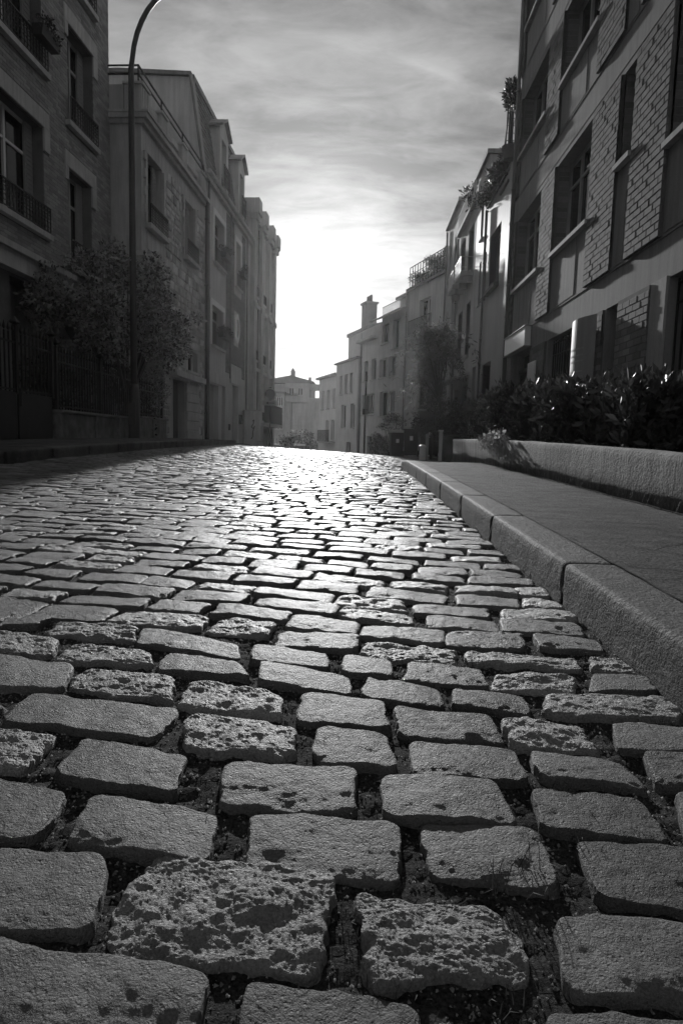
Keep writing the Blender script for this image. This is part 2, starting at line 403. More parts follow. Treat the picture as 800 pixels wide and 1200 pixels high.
# ------------------------------------------------------------------ cobblestones
TABLE=[(-0.403,0.649,-0.140,0.621,-0.150,0.525,-0.413,0.552,0),
(-0.096,0.615,0.070,0.597,0.061,0.504,-0.106,0.521,0),
(0.207,0.590,0.339,0.595,0.349,0.537,0.192,0.526,0),
(-0.516,0.810,-0.314,0.792,-0.290,0.670,-0.428,0.667,0),
(-0.255,0.806,-0.009,0.780,-0.025,0.627,-0.271,0.653,1),
(0.016,0.745,0.178,0.743,0.204,0.643,0.021,0.626,1),
(0.251,0.724,0.436,0.721,0.393,0.617,0.238,0.626,0),
(-0.626,0.980,-0.442,0.944,-0.427,0.831,-0.530,0.824,0),
(-0.395,0.943,-0.197,0.902,-0.180,0.799,-0.379,0.825,0),
(-0.141,0.912,0.072,0.889,0.065,0.778,-0.125,0.787,0),
(0.107,0.902,0.270,0.891,0.270,0.775,0.113,0.792,0),
(0.321,0.871,0.509,0.870,0.472,0.751,0.318,0.756,0),
(-0.705,1.135,-0.539,1.112,-0.524,1.000,-0.620,0.993,1),
(-0.482,1.110,-0.285,1.065,-0.273,0.949,-0.479,0.991,0),
(-0.210,1.042,0.006,1.039,0.010,0.920,-0.192,0.927,0),
(0.056,1.031,0.235,1.023,0.251,0.904,0.061,0.917,0),
(0.299,1.003,0.459,0.992,0.464,0.882,0.286,0.896,0),
(0.524,1.002,0.665,0.988,0.629,0.891,0.499,0.892,0),
(-0.667,1.298,-0.349,1.249,-0.352,1.127,-0.659,1.162,0),
(-0.320,1.228,-0.102,1.184,-0.093,1.074,-0.300,1.094,1),
(-0.060,1.191,0.067,1.161,0.077,1.053,-0.056,1.063,0),
(0.111,1.155,0.294,1.128,0.295,1.033,0.112,1.039,0),
(0.325,1.128,0.466,1.118,0.488,1.021,0.322,1.035,0),
(0.533,1.132,0.686,1.120,0.674,1.025,0.516,1.028,0),
(-0.914,1.500,-0.652,1.449,-0.615,1.316,-0.805,1.316,0),
(-0.621,1.446,-0.399,1.406,-0.372,1.278,-0.600,1.322,1),
(-0.368,1.399,-0.158,1.336,-0.129,1.222,-0.354,1.264,1),
(-0.105,1.354,0.061,1.313,0.075,1.188,-0.101,1.209,0),
(0.089,1.282,0.276,1.272,0.288,1.162,0.095,1.173,0),
(0.305,1.248,0.454,1.238,0.452,1.132,0.299,1.151,1),
(0.520,1.255,0.691,1.247,0.686,1.147,0.494,1.151,0),
(-0.729,1.599,-0.523,1.577,-0.455,1.468,-0.714,1.486,1),
(-0.465,1.564,-0.283,1.508,-0.230,1.413,-0.447,1.442,0),
(-0.216,1.514,-0.014,1.454,0.003,1.355,-0.206,1.395,0),
(0.035,1.448,0.191,1.399,0.196,1.308,0.027,1.331,0),
(0.225,1.398,0.373,1.371,0.365,1.282,0.210,1.309,0),
(0.430,1.390,0.701,1.392,0.671,1.275,0.396,1.281,1),
(-1.047,1.702,-0.769,1.628,-0.730,1.508,-0.934,1.515,1),
(-0.847,1.780,-0.617,1.752,-0.559,1.637,-0.815,1.656,1),
(-0.573,1.743,-0.309,1.644,-0.274,1.548,-0.559,1.611,0),
(-0.256,1.637,-0.071,1.594,-0.050,1.498,-0.246,1.522,0),
(-0.021,1.581,0.094,1.563,0.098,1.444,-0.021,1.474,0),
(0.141,1.544,0.303,1.516,0.307,1.420,0.119,1.441,0),
(0.341,1.505,0.517,1.506,0.504,1.405,0.312,1.411,1),
(0.584,1.533,0.697,1.513,0.683,1.422,0.533,1.417,0)]
TH = R(6); E1 = np.array([math.cos(TH), -math.sin(TH)]); E2 = np.array([math.sin(TH), math.cos(TH)])
def stone(quad, res, rough, seed, h=.0, rad=.013):
    """one sett: domed top, rounded shoulders, worn surface; returns verts, quads"""
    nx, ny = res
    P = np.array(quad, float).reshape(4, 2)
    c = P.mean(0); P = P + .006 * np.sign((P - c) @ np.stack([E1, E2], 1)) @ np.stack([E1, E2]); wx = (np.linalg.norm(P[1] - P[0]) + np.linalg.norm(P[2] - P[3])) / 4; wy = (np.linalg.norm(P[3] - P[0]) + np.linalg.norm(P[2] - P[1])) / 4
    def sp(n):
        t = np.linspace(-1, 1, n); return np.sign(t) * (1 - (1 - np.abs(t)) ** 1.35)
    S, T = np.meshgrid(sp(nx), sp(ny)[::-1])
    a, b = (S + 1) / 2, (1 - T) / 2
    XY = ((1 - a) * (1 - b))[..., None] * P[0] + (a * (1 - b))[..., None] * P[1] + (a * b)[..., None] * P[2] + ((1 - a) * b)[..., None] * P[3]
    X, Y = XY[..., 0], XY[..., 1]
    # uneven outline
    ed = np.maximum(np.abs(S), np.abs(T)) ** 3
    am = .0045 + .0045 * rough
    X = X + fbm(X * 16 + seed * 3.1, Y * 16, 3, seed) * am * 2 * ed; Y = Y + fbm(X * 16, Y * 16 + seed * 1.7, 3, seed + 5) * am * 2 * ed
    # distance to a rounded-rectangle edge
    cr = min(wx, wy) * (.34 + .08 * rough)
    qx, qy = np.abs(S) * wx - (wx - cr), np.abs(T) * wy - (wy - cr)
    d = cr - (np.hypot(np.maximum(qx, 0), np.maximum(qy, 0)) + np.minimum(np.maximum(qx, qy), 0))
    d = d + fbm(X * 26, Y * 26, 3, seed + 31) * (.006 + .007 * rough)
    r = (.006 + (rad - .006) * min(1, max(0, (c[1] - .9) / 1.6))) * (1 + .6 * rough)
    dd = np.clip(d, 0, r); drop = r - np.sqrt(np.maximum(r * r - (r - dd) ** 2, 0))
    drop = drop * .8 + np.where(d < 0, -d * 6.0, 0) + np.where(d < .002, .012, 0) * .5
    ring = np.maximum(np.abs(S), np.abs(T)) > .999
    dome = (1 - (S * .9) ** 2) * .003 + (1 - (T * .9) ** 2) * .003
    k = int(seed)
    tilt = (((k * 37) % 17) / 17 - .5) * .009 * S + (((k * 53) % 19) / 19 * .006 - .0025) * T
    z = h + dome + tilt - drop
    n1 = fbm(X * 30, Y * 42, 4, seed + 60, .6); n2 = np.abs(fbm(X * 95, Y * 150, 3, seed + 90, .65))
    z = z + n1 * (.0025 + .0025 * rough) - np.clip(.08 - n2, 0, 1) * .030 * rough + fbm(X * 12, Y * 15, 2, seed + 61) * .006
    z = np.where(ring, np.minimum(z, -.055), z)
    Z = zroad(X, Y) + z
    idx = np.arange(nx * ny).reshape(ny, nx)
    Fq = np.stack([idx[:-1, :-1], idx[1:, :-1], idx[1:, 1:], idx[:-1, 1:]], -1).reshape(-1, 4)
    return np.stack([X, Y, Z], -1).reshape(-1, 3), Fq

quads = []                                                      # (distance, quad, rough)
boxes = []
for e in TABLE:
    q = np.array(e[:8]).reshape(4, 2); s_, t_ = q @ E1, q @ E2
    boxes.append((s_.min(), s_.max(), t_.min(), t_.max())); quads.append((0, q, e[8]))
boxes = np.array(boxes)
def add_row(tf, depth, s0, s1, off, fit=False, close=False):
    s = s0 + off
    while s < s1:
        L = random.choice([.17, .19, .20, .21, .22, .24, .27]); gap = random.uniform(.014, .034)
        if close and s1 - s < L + .09: L = s1 - s                # the last stone is cut to the length left
        if L < .06: break
        tc_ = tf(s + L / 2); sl = (tf(s + L) - tf(s)) / L * .8; dp = depth * random.uniform(.9, 1.06)
        j = lambda: random.uniform(-.008, .008)
        st = [(s + j(), tc_ + dp / 2 + j() - sl * L / 2), (s + L + j(), tc_ + dp / 2 + j() + sl * L / 2), (s + L + j(), tc_ - dp / 2 + j() + sl * L / 2), (s + j(), tc_ - dp / 2 + j() - sl * L / 2)]
        if fit:                                                 # the row that meets the measured stones is cut to fit them
            near = boxes[(boxes[:, 0] < s + L - .01) & (boxes[:, 1] > s + .01)]
            if len(near):
                lo = near[:, 3].max() + .006; hi_ = tc_ + dp / 2
                if hi_ - lo < .06: hi_ = lo + .06
                st = [(s, hi_ + j()), (s + L, hi_ + j()), (s + L, lo), (s, lo)]
        q = np.array([E1 * a + E2 * b for a, b in st]); c = q.mean(0)
        x0, x1 = q[:, 0].min(), q[:, 0].max()
        s += L + gap
        kx = rxf(c[1])
        if x1 < LX - .02 or x0 > kx - .01: continue
        if x1 > kx - .012: q[:, 0] = np.minimum(q[:, 0], kx - .012)
        if x0 < LX + .01: q[:, 0] = np.maximum(q[:, 0], LX + .01)
        if q[:, 0].max() - q[:, 0].min() < .07: continue
        ss, tt = q @ E1, q @ E2
        if fit: tt = tt + .02
        ov = (np.minimum(ss.max(), boxes[:, 1]) - np.maximum(ss.min(), boxes[:, 0]) > .012) & (np.minimum(tt.max(), boxes[:, 3]) - np.maximum(tt.min(), boxes[:, 2]) > .02)
        if ov.any(): continue
        quads.append((math.hypot(c[0], c[1]), q, random.choices([random.uniform(0, .15), random.uniform(.2, .6), random.uniform(.8, 1)], [.62, .23, .15])[0]))
for k, t0 in enumerate((.13, .27, .41, .553, .69, .838, .975, 1.11, 1.25, 1.39, 1.53, 1.67)):
    ov_ = boxes[(np.minimum(boxes[:, 3], t0 + .057) - np.maximum(boxes[:, 2], t0 - .057)) > .03]
    runs = [(-4.6, ov_[:, 0].min() - .012), (ov_[:, 1].max() + .012, .95)] if len(ov_) else [(-4.6, .95)]
    for n_, (a, b) in enumerate(runs):
        if t0 > 1.6 and n_ == 1: continue
        add_row(lambda s: t0, .115, a, b, random.uniform(0, .2) if n_ == 0 else 0, False, True)
def tbase(s): return np.interp(s, [-1.6, -.95, -.65, -.48, -.3, -.12, .06, .26, .46, .6], [1.76, 1.70, 1.685, 1.672, 1.605, 1.575, 1.553, 1.557, 1.588, 1.59])
k = 0
while True:
    tt0 = k * .140
    if tt0 > 30: break
    bl = max(0.0, 1 - tt0 / 3.0)
    wob = random.uniform(0, 6.28)
    tf = lambda s, bl=bl, tt0=tt0, wob=wob: (tbase(s) * bl + 1.60 * (1 - bl)) + .065 + tt0 + .012 * math.sin(s * 1.3 + wob)
    add_row(tf, .113, -7.2, 1.0 + .11 * tt0, random.uniform(-.2, .1), k == 0); k += 1
def vis(q):
    c = q.mean(0); return abs(c[0] + c[1] * .03) / max(c[1], .05) < .60 and c[1] > .5
order = sorted(range(len(quads)), key=lambda i: (0 if quads[i][0] == 0 else 1, 0 if vis(quads[i][1]) else 1, np.hypot(*quads[i][1].mean(0))))
rest_v, rest_f, nv = [], [], 0
rest_r = ([], [], [0])
for n, i in enumerate(order):
    _, q, rg = quads[i]; c = q.mean(0); hh = float(fbm(np.array(c[0] * 7.3 + i), np.array(c[1] * 7.7), 2, 5)) * .009; hh = max(hh, -.001) + .0015
    if n < 300:
        hi = 1.8 if rg > .5 else 1.0; res = (72, 50) if c[1] < 1.12 else ((44, 30) if c[1] < 1.9 else (24, 15)); res = (int(res[0] * hi), int(res[1] * hi))
        V, Fq = stone(q, res, rg, i + 1, hh); o0 = np.array([c[0], c[1], zr(c[0], c[1])])
        o = np_mesh('cobblestone', V - o0, Fq, 'cobble_rough' if rg > .5 else 'cobble', road); o.location = o0
    else:
        V, Fq = stone(q, (12, 8) if c[1] < 9 else (8, 6), rg, i + 1, hh)
        rest_v.append(V); rest_f.append(Fq + nv); nv += len(V)
o = np_mesh('cobblestones', np.concatenate(rest_v), np.concatenate(rest_f), 'cobble', road); o['kind'] = 'stuff'

# grit and moss crumbs lying in the joints
def tri_crumbs(n, name, m, xr, yr, sz, parent=None, ypow=1.0):
    V = []; Fc = []
    X = rng.uniform(xr[0], xr[1], n); Y = yr[0] + (yr[1] - yr[0]) * rng.random(n) ** ypow
    Z = soil_z(X, Y)
    for x, y, z in zip(X, Y, Z):
        s = rng.uniform(.4, 1) * sz * (.6 + .4 * y); i = len(V); a = rng.uniform(0, 6.28)
        for k in range(3): V.append((x + s * math.cos(a + k * 2.1) * rng.uniform(.6, 1.2), y + s * math.sin(a + k * 2.1) * rng.uniform(.6, 1.2), z - s * .3))
        V.append((x + rng.uniform(-.3, .3) * s, y + rng.uniform(-.3, .3) * s, z + s * rng.uniform(.3, .9)))
        Fc += [(i, i + 1, i + 3), (i + 1, i + 2, i + 3), (i + 2, i, i + 3)]
    o = np_mesh(name, np.array(V), np.array(Fc), m, parent, smooth=False); o['kind'] = 'stuff'; return o
tri_crumbs(60000, 'grit', 'grit', (-1.4, .70), (.45, 3.4), .0046, road, 1.5)
# short grass between the stones
def grass(name, spots, m, parent, kind='stuff'):
    V = []; Fc = []
    for (x, y, n, L, spread, lean) in spots:
        for _ in range(n):
            bx, by = x + rng.normal(0, spread), y + rng.normal(0, spread); a = rng.uniform(0, 6.28); l = L * rng.uniform(.5, 1.1)
            z0 = float(soil_z(np.array(bx), np.array(by))) if x < KX else zr(bx, by) + .13
            wv = .0008; dx, dy = math.cos(a) * l * lean, math.sin(a) * l * lean - l * .25; px_, py_ = -math.sin(a) * wv, math.cos(a) * wv
            i = len(V)
            V += [(bx - px_, by - py_, z0), (bx + px_, by + py_, z0), (bx + dx * .45 + px_ * .7, by + dy * .45 + py_ * .7, z0 + l * .75), (bx + dx * .45 - px_ * .7, by + dy * .45 - py_ * .7, z0 + l * .75), (bx + dx, by + dy, z0 + l * .9), (bx + dx, by + dy, z0 + l * .9)]
            Fc += [(i, i + 1, i + 2, i + 3), (i + 3, i + 2, i + 4, i + 5)]
    o = np_mesh(name, np.array(V), np.array(Fc), m, parent, smooth=False); o['kind'] = kind; return o
sp = [(.235, .795, 22, .055, .015, .8), (.20, .77, 12, .045, .01, .8), (.36, .885, 20, .03, .03, .7), (.46, .90, 14, .03, .02, .7), (.18, .96, 14, .022, .02, .8), (.30, 1.02, 14, .022, .03, .7), (-.22, .86, 12, .02, .02, .7), (-.44, .88, 20, .022, .02, .8), (0.0, .70, 16, .022, .02, .8), (.06, .60, 16, .02, .03, .8), (.16, .62, 16, .02, .02, .8)]
for _ in range(220):
    y = rng.uniform(.9, 4) ; x = rng.uniform(-1, .69); sp.append((x, y, 7, .012 + .004 * y, .012, .7))
for _ in range(90):
    y = rng.uniform(1.1, 8); sp.append((KX - abs(rng.normal(0, .035)) - .01, y, 9, .03, .02, .7))
grass('joint_grass', sp, 'grass', road)

# ------------------------------------------------------------------ kerbs and pavements
def kerb_line(name, label, ys, joints, xf, side, hf, wd, zpar):
    root = empty(name, (xf(0), 0, 0)); root['kind'] = 'structure'; root['label'] = label
    for a, b in zip(joints, joints[1:]):
        n = max(6, int((b - a) / (.012 if a < 2.5 and side > 0 else .05))); n = min(n, 110)
        prof = [(0.004, -.25), (0, -.04)] + [(0, v) for v in np.arange(0, .8, .075)] + [(.002, .84), (.004, .91), (.008, .96), (.017, .99), (.03, 1.0), (.055, 1.0), (.08, 1.0), (.11, 1.0), (.135, 1.0), (wd - .004, 1.0), (wd, .97), (wd, -.1)]
        Vv = []; yy = np.linspace(a + .003, b - .003, n)
        for j, y in enumerate(yy):
            e = min(1.0, min(j, n - 1 - j) / 2.0)
            for k_, (px_, ph) in enumerate(prof):
                gr_ = float(vnoise(np.array(y * 60.), np.array(k_ * .83 + a * 9), 14)) * .0012 + float(vnoise(np.array(y * 23.), np.array(k_ * .31 + a * 9), 15)) * .0015
                x = xf(y) + side * px_; hh = hf(y); nz = float(vnoise(np.array(y * 25.), np.array(k_ * .5 + a * 5), 4)) * .0018 + float(vnoise(np.array(y * 5.), np.array(k_ * .15 + a), 8)) * .003
                if 0 < k_ < len(prof) - 3: x += side * (nz + gr_ + (1 - e) * .003)
                z = zr(xf(y), y) + (hh * ph if ph > 0 else ph * .6) + (nz * .5 - (1 - e) * .003 if ph > .8 else 0)
                Vv.append((x - xf(0), y, z))
        P = len(prof); ii = np.arange(n * P).reshape(n, P)
        Fq = np.stack([ii[:-1, :-1], ii[1:, :-1], ii[1:, 1:], ii[:-1, 1:]], -1).reshape(-1, 4)
        Vv = np.array(Vv)
        o = np_mesh('kerb_stone', Vv, Fq, 'granite', root)
        bm = bmesh.new(); bm.from_mesh(o.data); bmesh.ops.holes_fill(bm, edges=[e_ for e_ in bm.edges if e_.is_boundary]); bm.to_mesh(o.data); bm.free()
    return root
kerb_line('kerb', 'granite kerb on the right with open joints, dropping at its far end', None, [-2.6, -1.4, -.2, .95, 2.17, 3.36, 4.38, 5.5, 6.7, 7.8, 9.0, 10.1, 11.2, 12.4], rxf, 1, kerb_h, .165, None)
def lh(y): return .15 if y < 21 else .06
kerb_line('kerb', 'low dark kerb on the left beside the fenced gardens', None, list(np.arange(-2, 31, 1.15)), lambda y: LX, -1, lh, .18, None)
def pav_z(X, Y):
    hh = np.vectorize(kerb_h)(Y)
    return zroad(np.minimum(X, 1.2), Y) + hh - .004 + fbm(X * 3, Y * 3, 3, 2) * .006 + np.maximum(0, X - 1.0) * .01
px_s = np.concatenate([np.linspace(KX + .168, 1.86, 34)])
py_s = np.concatenate([np.arange(-3, 1, .5), np.arange(1, 6, .04), np.arange(6, 12.6, .15), np.arange(12.6, 34, .7)])
pav = grid_sheet('pavement', px_s, py_s, lambda X, Y: np.where(X < 1.0, pav_z(np.where(Y > 10, np.maximum(X, KX + .165), X), Y), pav_z(X, Y)), 'asphalt', label='worn grey asphalt pavement on the right')
grid_sheet('forecourt', np.linspace(1.95, 3.9, 8), np.arange(12.9, 34, .7), lambda X, Y: zroad(np.minimum(X, 1.2), Y) + .02, 'asphalt', label='paved strip before the far right-hand houses')
# cracks and paving joints running over the pavement: thin recessed strips of dark filler
def strip(name, pts, wd, parent, m='soil'):
    V = []; Fc = []
    for k, (x, y) in enumerate(pts):
        z = float(pav_z(np.array(x), np.array(y))) + .0035
        d = np.array(pts[min(k + 1, len(pts) - 1)]) - np.array(pts[max(k - 1, 0)]); d = d / np.linalg.norm(d); nn = np.array([-d[1], d[0]]) * wd * random.uniform(.5, 1.2)
        V += [(x + nn[0], y + nn[1], z), (x - nn[0], y - nn[1], z)]
        if k: i = 2 * k; Fc.append((i - 2, i - 1, i + 1, i))
    return mesh_obj(name, V, Fc, m, parent)
for y0 in (2.17, 3.36, 4.38, 6.7):
    strip('joint', [(x, y0 - .35 * (x - .9) + random.uniform(-.012, .012)) for x in np.linspace(.91, 1.5, 14)], .004, pav)
strip('joint', [(.872 + random.uniform(-.003, .003), y) for y in np.arange(1, 10, .08)], .005, pav)
strip('joint', [(1.79 - abs(random.uniform(0, .02)), y) for y in np.arange(1, 12.4, .07)], .016, pav)
grid_sheet('pavement', np.linspace(-5.75, LX - .185, 12), np.concatenate([np.arange(-3, 31, .5)]), lambda X, Y: zroad(np.full_like(X, LX), Y) + np.where(Y < 21, .15, .06) - .004 + (LX - X) * .012, 'asphalt', label='narrow dark pavement on the left below the fence')
grid_sheet('front_garden', np.linspace(-8.2, -5.75, 6), np.arange(-3, 23, .8), lambda X, Y: zroad(np.full_like(X, LX), Y) + .18 + fbm(X * 2, Y * 2, 2) * .05, 'earth', label='dark earth of the front gardens behind the railings')
grid_sheet('planting_bed', np.linspace(1.95, 3.6, 6), np.arange(-3, 12.6, .5), lambda X, Y: zroad(np.full_like(X, 1.2), Y) + .42 + fbm(X * 2, Y * 2, 2) * .05, 'earth', label='planting bed behind the low rendered wall')

for k_ in range(5):
    x0_, y0_ = random.uniform(1.05, 1.6), random.uniform(1.6, 8); pts_ = [(x0_, y0_)]; a_ = random.uniform(0, 3.1)
    for _ in range(26): a_ += random.uniform(-.5, .5); pts_.append((min(1.76, max(.9, pts_[-1][0] + .04 * math.cos(a_))), pts_[-1][1] + .05 * math.sin(a_) + .02))
    strip('crack', pts_, .0025, pav)
# low rendered wall round the planting bed (thick, uneven, one piece)
def planter():
    yy = np.arange(-3, 12.75, .15); prof = [(0, -.1), (0, .18), (0, .30), (.004, .345), (.02, .36), (.10, .362), (.15, .36), (.165, .34), (.165, .1)]
    V = []
    for y in yy:
        b = zr(1.2, y) + kerb_h(min(y, 9.5))
        for k_, (a, h) in enumerate(prof):
            x = 1.80 + a + float(vnoise(np.array(y * 1.3), np.array(k_ * .4), 3)) * .02; top = float(vnoise(np.array(y * 2.1), np.array(.2), 6)) * .02 if h > .25 else 0
            V.append((x, y, b + h * (.92 + .03 * min(1, y / 8)) + top - (.1 if h < 0 else 0)))
    n, P = len(yy), len(prof); ii = np.arange(n * P).reshape(n, P)
    Fq = np.stack([ii[:-1, :-1], ii[1:, :-1], ii[1:, 1:], ii[:-1, 1:]], -1).reshape(-1, 4)
    o = np_mesh('garden_wall', np.array(V), Fq, 'roughcast')
    bm = bmesh.new(); bm.from_mesh(o.data); bmesh.ops.holes_fill(bm, edges=[e_ for e_ in bm.edges if e_.is_boundary]); bm.to_mesh(o.data); bm.free()
    props(o, 'low roughcast garden wall along the right pavement with leaf shadows', 'wall')
planter()

# ------------------------------------------------------------------ right: brick and render block of flats
BR_P = .23; BR_H = .092
def bricks_in(u0, u1, v0, v1):
    out = []; v = v0 + .004; k = 0
    while v + BR_H - .01 <= v1 + .001:
        u = u0 - (BR_P / 2 if k % 2 else 0)
        while u < u1 - .02:
            a, b = max(u, u0), min(u + BR_P - .014, u1)
            if b - a > .03: out.append((a, b, v, v + BR_H - .014))
            u += BR_P
        v += BR_H; k += 1
    return out

FB = Frame('apartment_block', 'tall block of grey brick piers and smooth rendered bands beside the planting bed', 'building', 3.60, 0.0, math.pi / 2, 1.0)
piers = [(16.05, 16.40), (12.95, 13.85), (9.86, 10.95), (8.28, 9.33), (5.10, 6.15), (1.60, 2.65), (-2.0, -.95)]
bays = [(13.85, 16.05), (10.95, 12.95), (9.33, 9.86), (6.15, 8.28), (2.65, 5.10), (-.95, 1.60)]
floors = [(3.15, 4.22, 5.82), (6.40, 7.25, 8.55), (9.20, 10.05, 11.35)]
TOP = 12.6
mw = FB.mb()
ops = []
for (a, b) in bays:
    for (f0, f1, f2) in floors: ops.append((a, b, f1 + (.36 if b - a < 1 and f0 < 4 else 0), f2))
gops = [(14.12, 16.02, -.4, 2.70), (11.08, 12.94, .6, 2.62), (9.42, 9.96, .6, 2.62), (5.6, 7.98, .4, 2.60), (2.2, 4.6, .4, 2.6), (-1, 1, .4, 2.6)]
mw.wall(-4, 16.40, -1.0, TOP, ops + gops, 0.0, .34)
mw.box(-4, 16.40, -1.0, TOP, -9.0, -.42)                       # the body of the block behind the facade
mw.box(16.40 - .02, 16.40, -1, TOP, -.42, -.001)
mw.box(-4, 16.40, TOP - .3, TOP, -.42, .12)
mw.build('wall', 'render_grey', FB.e)
# the thin raised bands that mark each floor
q = FB.mb()
for (f0, f1, f2) in floors: q.box(-4, 16.40, f0 - .03, f0 - .008, -.05, .012); q.box(-4, 16.40, f2 + .10, f2 + .13, -.05, .006)
q.build_each('floor_band', 'render_grey', FB.e)
# mortar beds of the piers (bricks stand proud of them)
allb = []
pm = FB.mb()
for (a, b) in piers:
    for (f0, f1, f2) in floors:
        pm.box(a, b, f0, f2, -.03, .045); allb += bricks_in(a, b, f0, f2)
for (a, b) in [(13.0, 14.08), (8.42, 9.40), (9.98, 11.06)]:
    pm.box(a, b, -.4, 2.61, -.03, .045); allb += bricks_in(a, b, -.2, 2.61)
pm.build_each('brick_pier', 'mortar', FB.e)
# brick returns inside the window reveals
rv = FB.mb()
for (a, b) in bays:
    for (f0, f1, f2) in floors:
        v = f1 + .05
        while v < f2 - .09:
            for wq in (-.03, -.26):
                rv.box(b - .004, b + .02, v, v + BR_H - .014, wq - .19, wq, True)
                rv.box(a - .02, a + .004, v, v + BR_H - .014, wq - .19, wq, True)
            v += BR_H
o = rv.build('reveal_bricks', 'brick_grey', FB.e); o['kind'] = 'stuff'
def bdist(b): return math.hypot(3.6, (b[0] + b[1]) / 2, b[2] - EYE)
vis_b = sorted([b for b in allb if b[1] > 7.4 and b[3] < 9.0], key=bdist); ids = {id(b) for b in vis_b[:300]}
shared = {}
for b in vis_b[:300]:
    L = round(b[1] - b[0], 2)
    if L not in shared:
        m_ = MB(1.0); m_.bevel_box(0, b[1] - b[0], 0, b[3] - b[2], -.02, .008, .003)
        me = bpy.data.meshes.new('brick'); me.from_pydata(m_.V, [], m_.F); me.materials.append(MATS['brick_grey']); shared[L] = me
    o = bpy.data.objects.new('brick', shared[L]); COL.objects.link(o); o.parent = FB.e
    o.location = (b[0] + random.uniform(-.002, .002), .045 + random.uniform(-.003, .003), b[2] + random.uniform(-.002, .002)); o.rotation_euler = (0, random.uniform(-.006, .006), 0)
bk = FB.mb()
for b in allb:
    if id(b) not in ids: d_ = random.uniform(-.003, .003); bk.box(b[0], b[1], b[2], b[3], .02, .053 + d_, True)
o = bk.build('brickwork', 'brick_grey', FB.e); o['kind'] = 'stuff'
# windows
for (a, b) in bays:
    for i, (f0, f1, f2) in enumerate(floors):
        if b < 6 and i < 2 and b < 1: pass
        c = f1 + (.36 if b - a < 1 and f0 < 4 else 0)
        if b - a < 1: window(FB, a + .02, b - .02, c, f2, 0, .30, 1, (), 'dark_paint', 'glass', (.09, .07, .03), None, .04)
        else: window(FB, a + .02, b - .02, c, f2, 0, .26, 3, (c + (f2 - c) * .72,) if i == 0 else (), 'grey_paint', 'glass', (.09, .07, .03), None, .055, curtain=.3 if (i + int(a)) % 2 else None)
# recessed panels under the windows
q = FB.mb()
for (a, b) in bays:
    for i, (f0, f1, f2) in enumerate(floors):
        q.box(a + .30 * (b - a), b - .04 * (b - a), f0 + .02, f1 - .09, -.02, .010)
q.build_each('spandrel_panel', 'render_grey', FB.e)
# ground floor: entrance, grilles
def grille(F, a, b, c, d, w, n, name='grille', m='iron', r=.011):
    q = F.mb()
    for k in range(n + 1):
        u = a + (b - a) * k / n; q.box(u - r, u + r, c, d, w - r, w + r)
    for v in (c + .05, (c + d) * .5, d - .28, d - .05): q.box(a, b, v - .012, v + .012, w - .016, w - .012 + .02)
    return q.build(name, m, F.e)
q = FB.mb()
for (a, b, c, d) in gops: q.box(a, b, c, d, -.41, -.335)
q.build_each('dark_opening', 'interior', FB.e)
grille(FB, 11.1, 12.92, .6, 2.6, -.12, 13); grille(FB, 5.65, 7.95, .4, 2.58, -.10, 14); grille(FB, 2.25, 4.55, .4, 2.58, -.10, 14)
q = FB.mb(); q.box(8.0, 8.41, -.4, 2.62, -.02, .03); q.build('door_jamb', 'render_mid', FB.e)
q = FB.mb(); q.box(14.2, 15.05, -.2, 2.25, -.30, -.24); q.box(15.12, 15.98, -.2, 2.25, -.30, -.24); q.box(14.2, 15.98, 2.28, 2.36, -.30, -.2)
dr = q.build('door', 'dark_paint', FB.e)
q = FB.mb()
for a in (14.28, 15.2): q.box(a, a + .68, .9, 2.15, -.238, -.234)
q.build('pane', 'glass', dr)
pipe(FB, 16.28, 3.2, TOP, .09, .045)
# things fixed to that block
sg = empty('sign_box', (3.6, 15.2, 2.69), math.pi / 2, 'blank white box sign above the dark entrance', 'sign')
q = MB(1); q.bevel_box(-.98, .95, .02, .42, .01, .14, .01); q.build('case', 'sign_white', sg)
q = MB(1); q.box(-1.0, .97, 0.0, .018, .008, .16); q.box(-1.0, .97, .422, .44, .008, .16); q.build_each('trim', 'grey_paint', sg)
sg2 = empty('notice_panel', (3.6, 13.72, 1.35), math.pi / 2, 'narrow white notice panel on the brick pier by the entrance', 'sign')
q = MB(1); q.bevel_box(-.28, .28, 0, .95, .07, .10, .008); q.build('board', 'sign_white', sg2)
bp = empty('bowed_panel', (3.6, 10.62, 1.15), math.pi / 2, 'bowed pale plastic panel with faint lines between dark openings', 'panel')
q = MB(1); n = 14
for k in range(n):
    def cv_(t): th_ = (t - .5) * 2; return (.52 * th_, .09 + .20 * math.cos(th_ * 1.25) - .20 * math.cos(1.25))
    (ua, wa), (ub, wb) = cv_(k / n), cv_((k + 1) / n)
    q.face([(ua, 0, wa), (ub, 0, wb), (ub, 1.43, wb), (ua, 1.43, wa)]); q.face([(ua, 0, wa - .012), (ua, 1.43, wa - .012), (ub, 1.43, wb - .012), (ub, 0, wb - .012)])
q.face([(-.52, 0, .09), (-.52, 1.43, .09), (-.52, 1.43, .078), (-.52, 0, .078)]); q.face([(.52, 0, .09), (.52, 1.43, .09), (.52, 1.43, .078), (.52, 0, .078)])
q.build('sheet', 'gloss_render', bp)
q = MB(1)
for r_, (v, L) in enumerate(((.95, .5), (.85, .6), (.76, .55), (.60, .62), (.52, .5), (.42, .58), (.34, .4))):
    for k in range(6):
        def cw_(u): return .093 + .20 * math.cos(u / .52 * 1.25) - .20 * math.cos(1.25)
        a_, b_ = -.3 + L * k / 6, -.3 + L * (k + 1) / 6; q.face([(a_, v, cw_(a_)), (b_, v, cw_(b_)), (b_, v + .022, cw_(b_)), (a_, v + .022, cw_(a_))])
q.build_each('reflection_stripe', 'render_mid', bp)  # reflection stripes of the bowed sheet, coloured in as thin strips

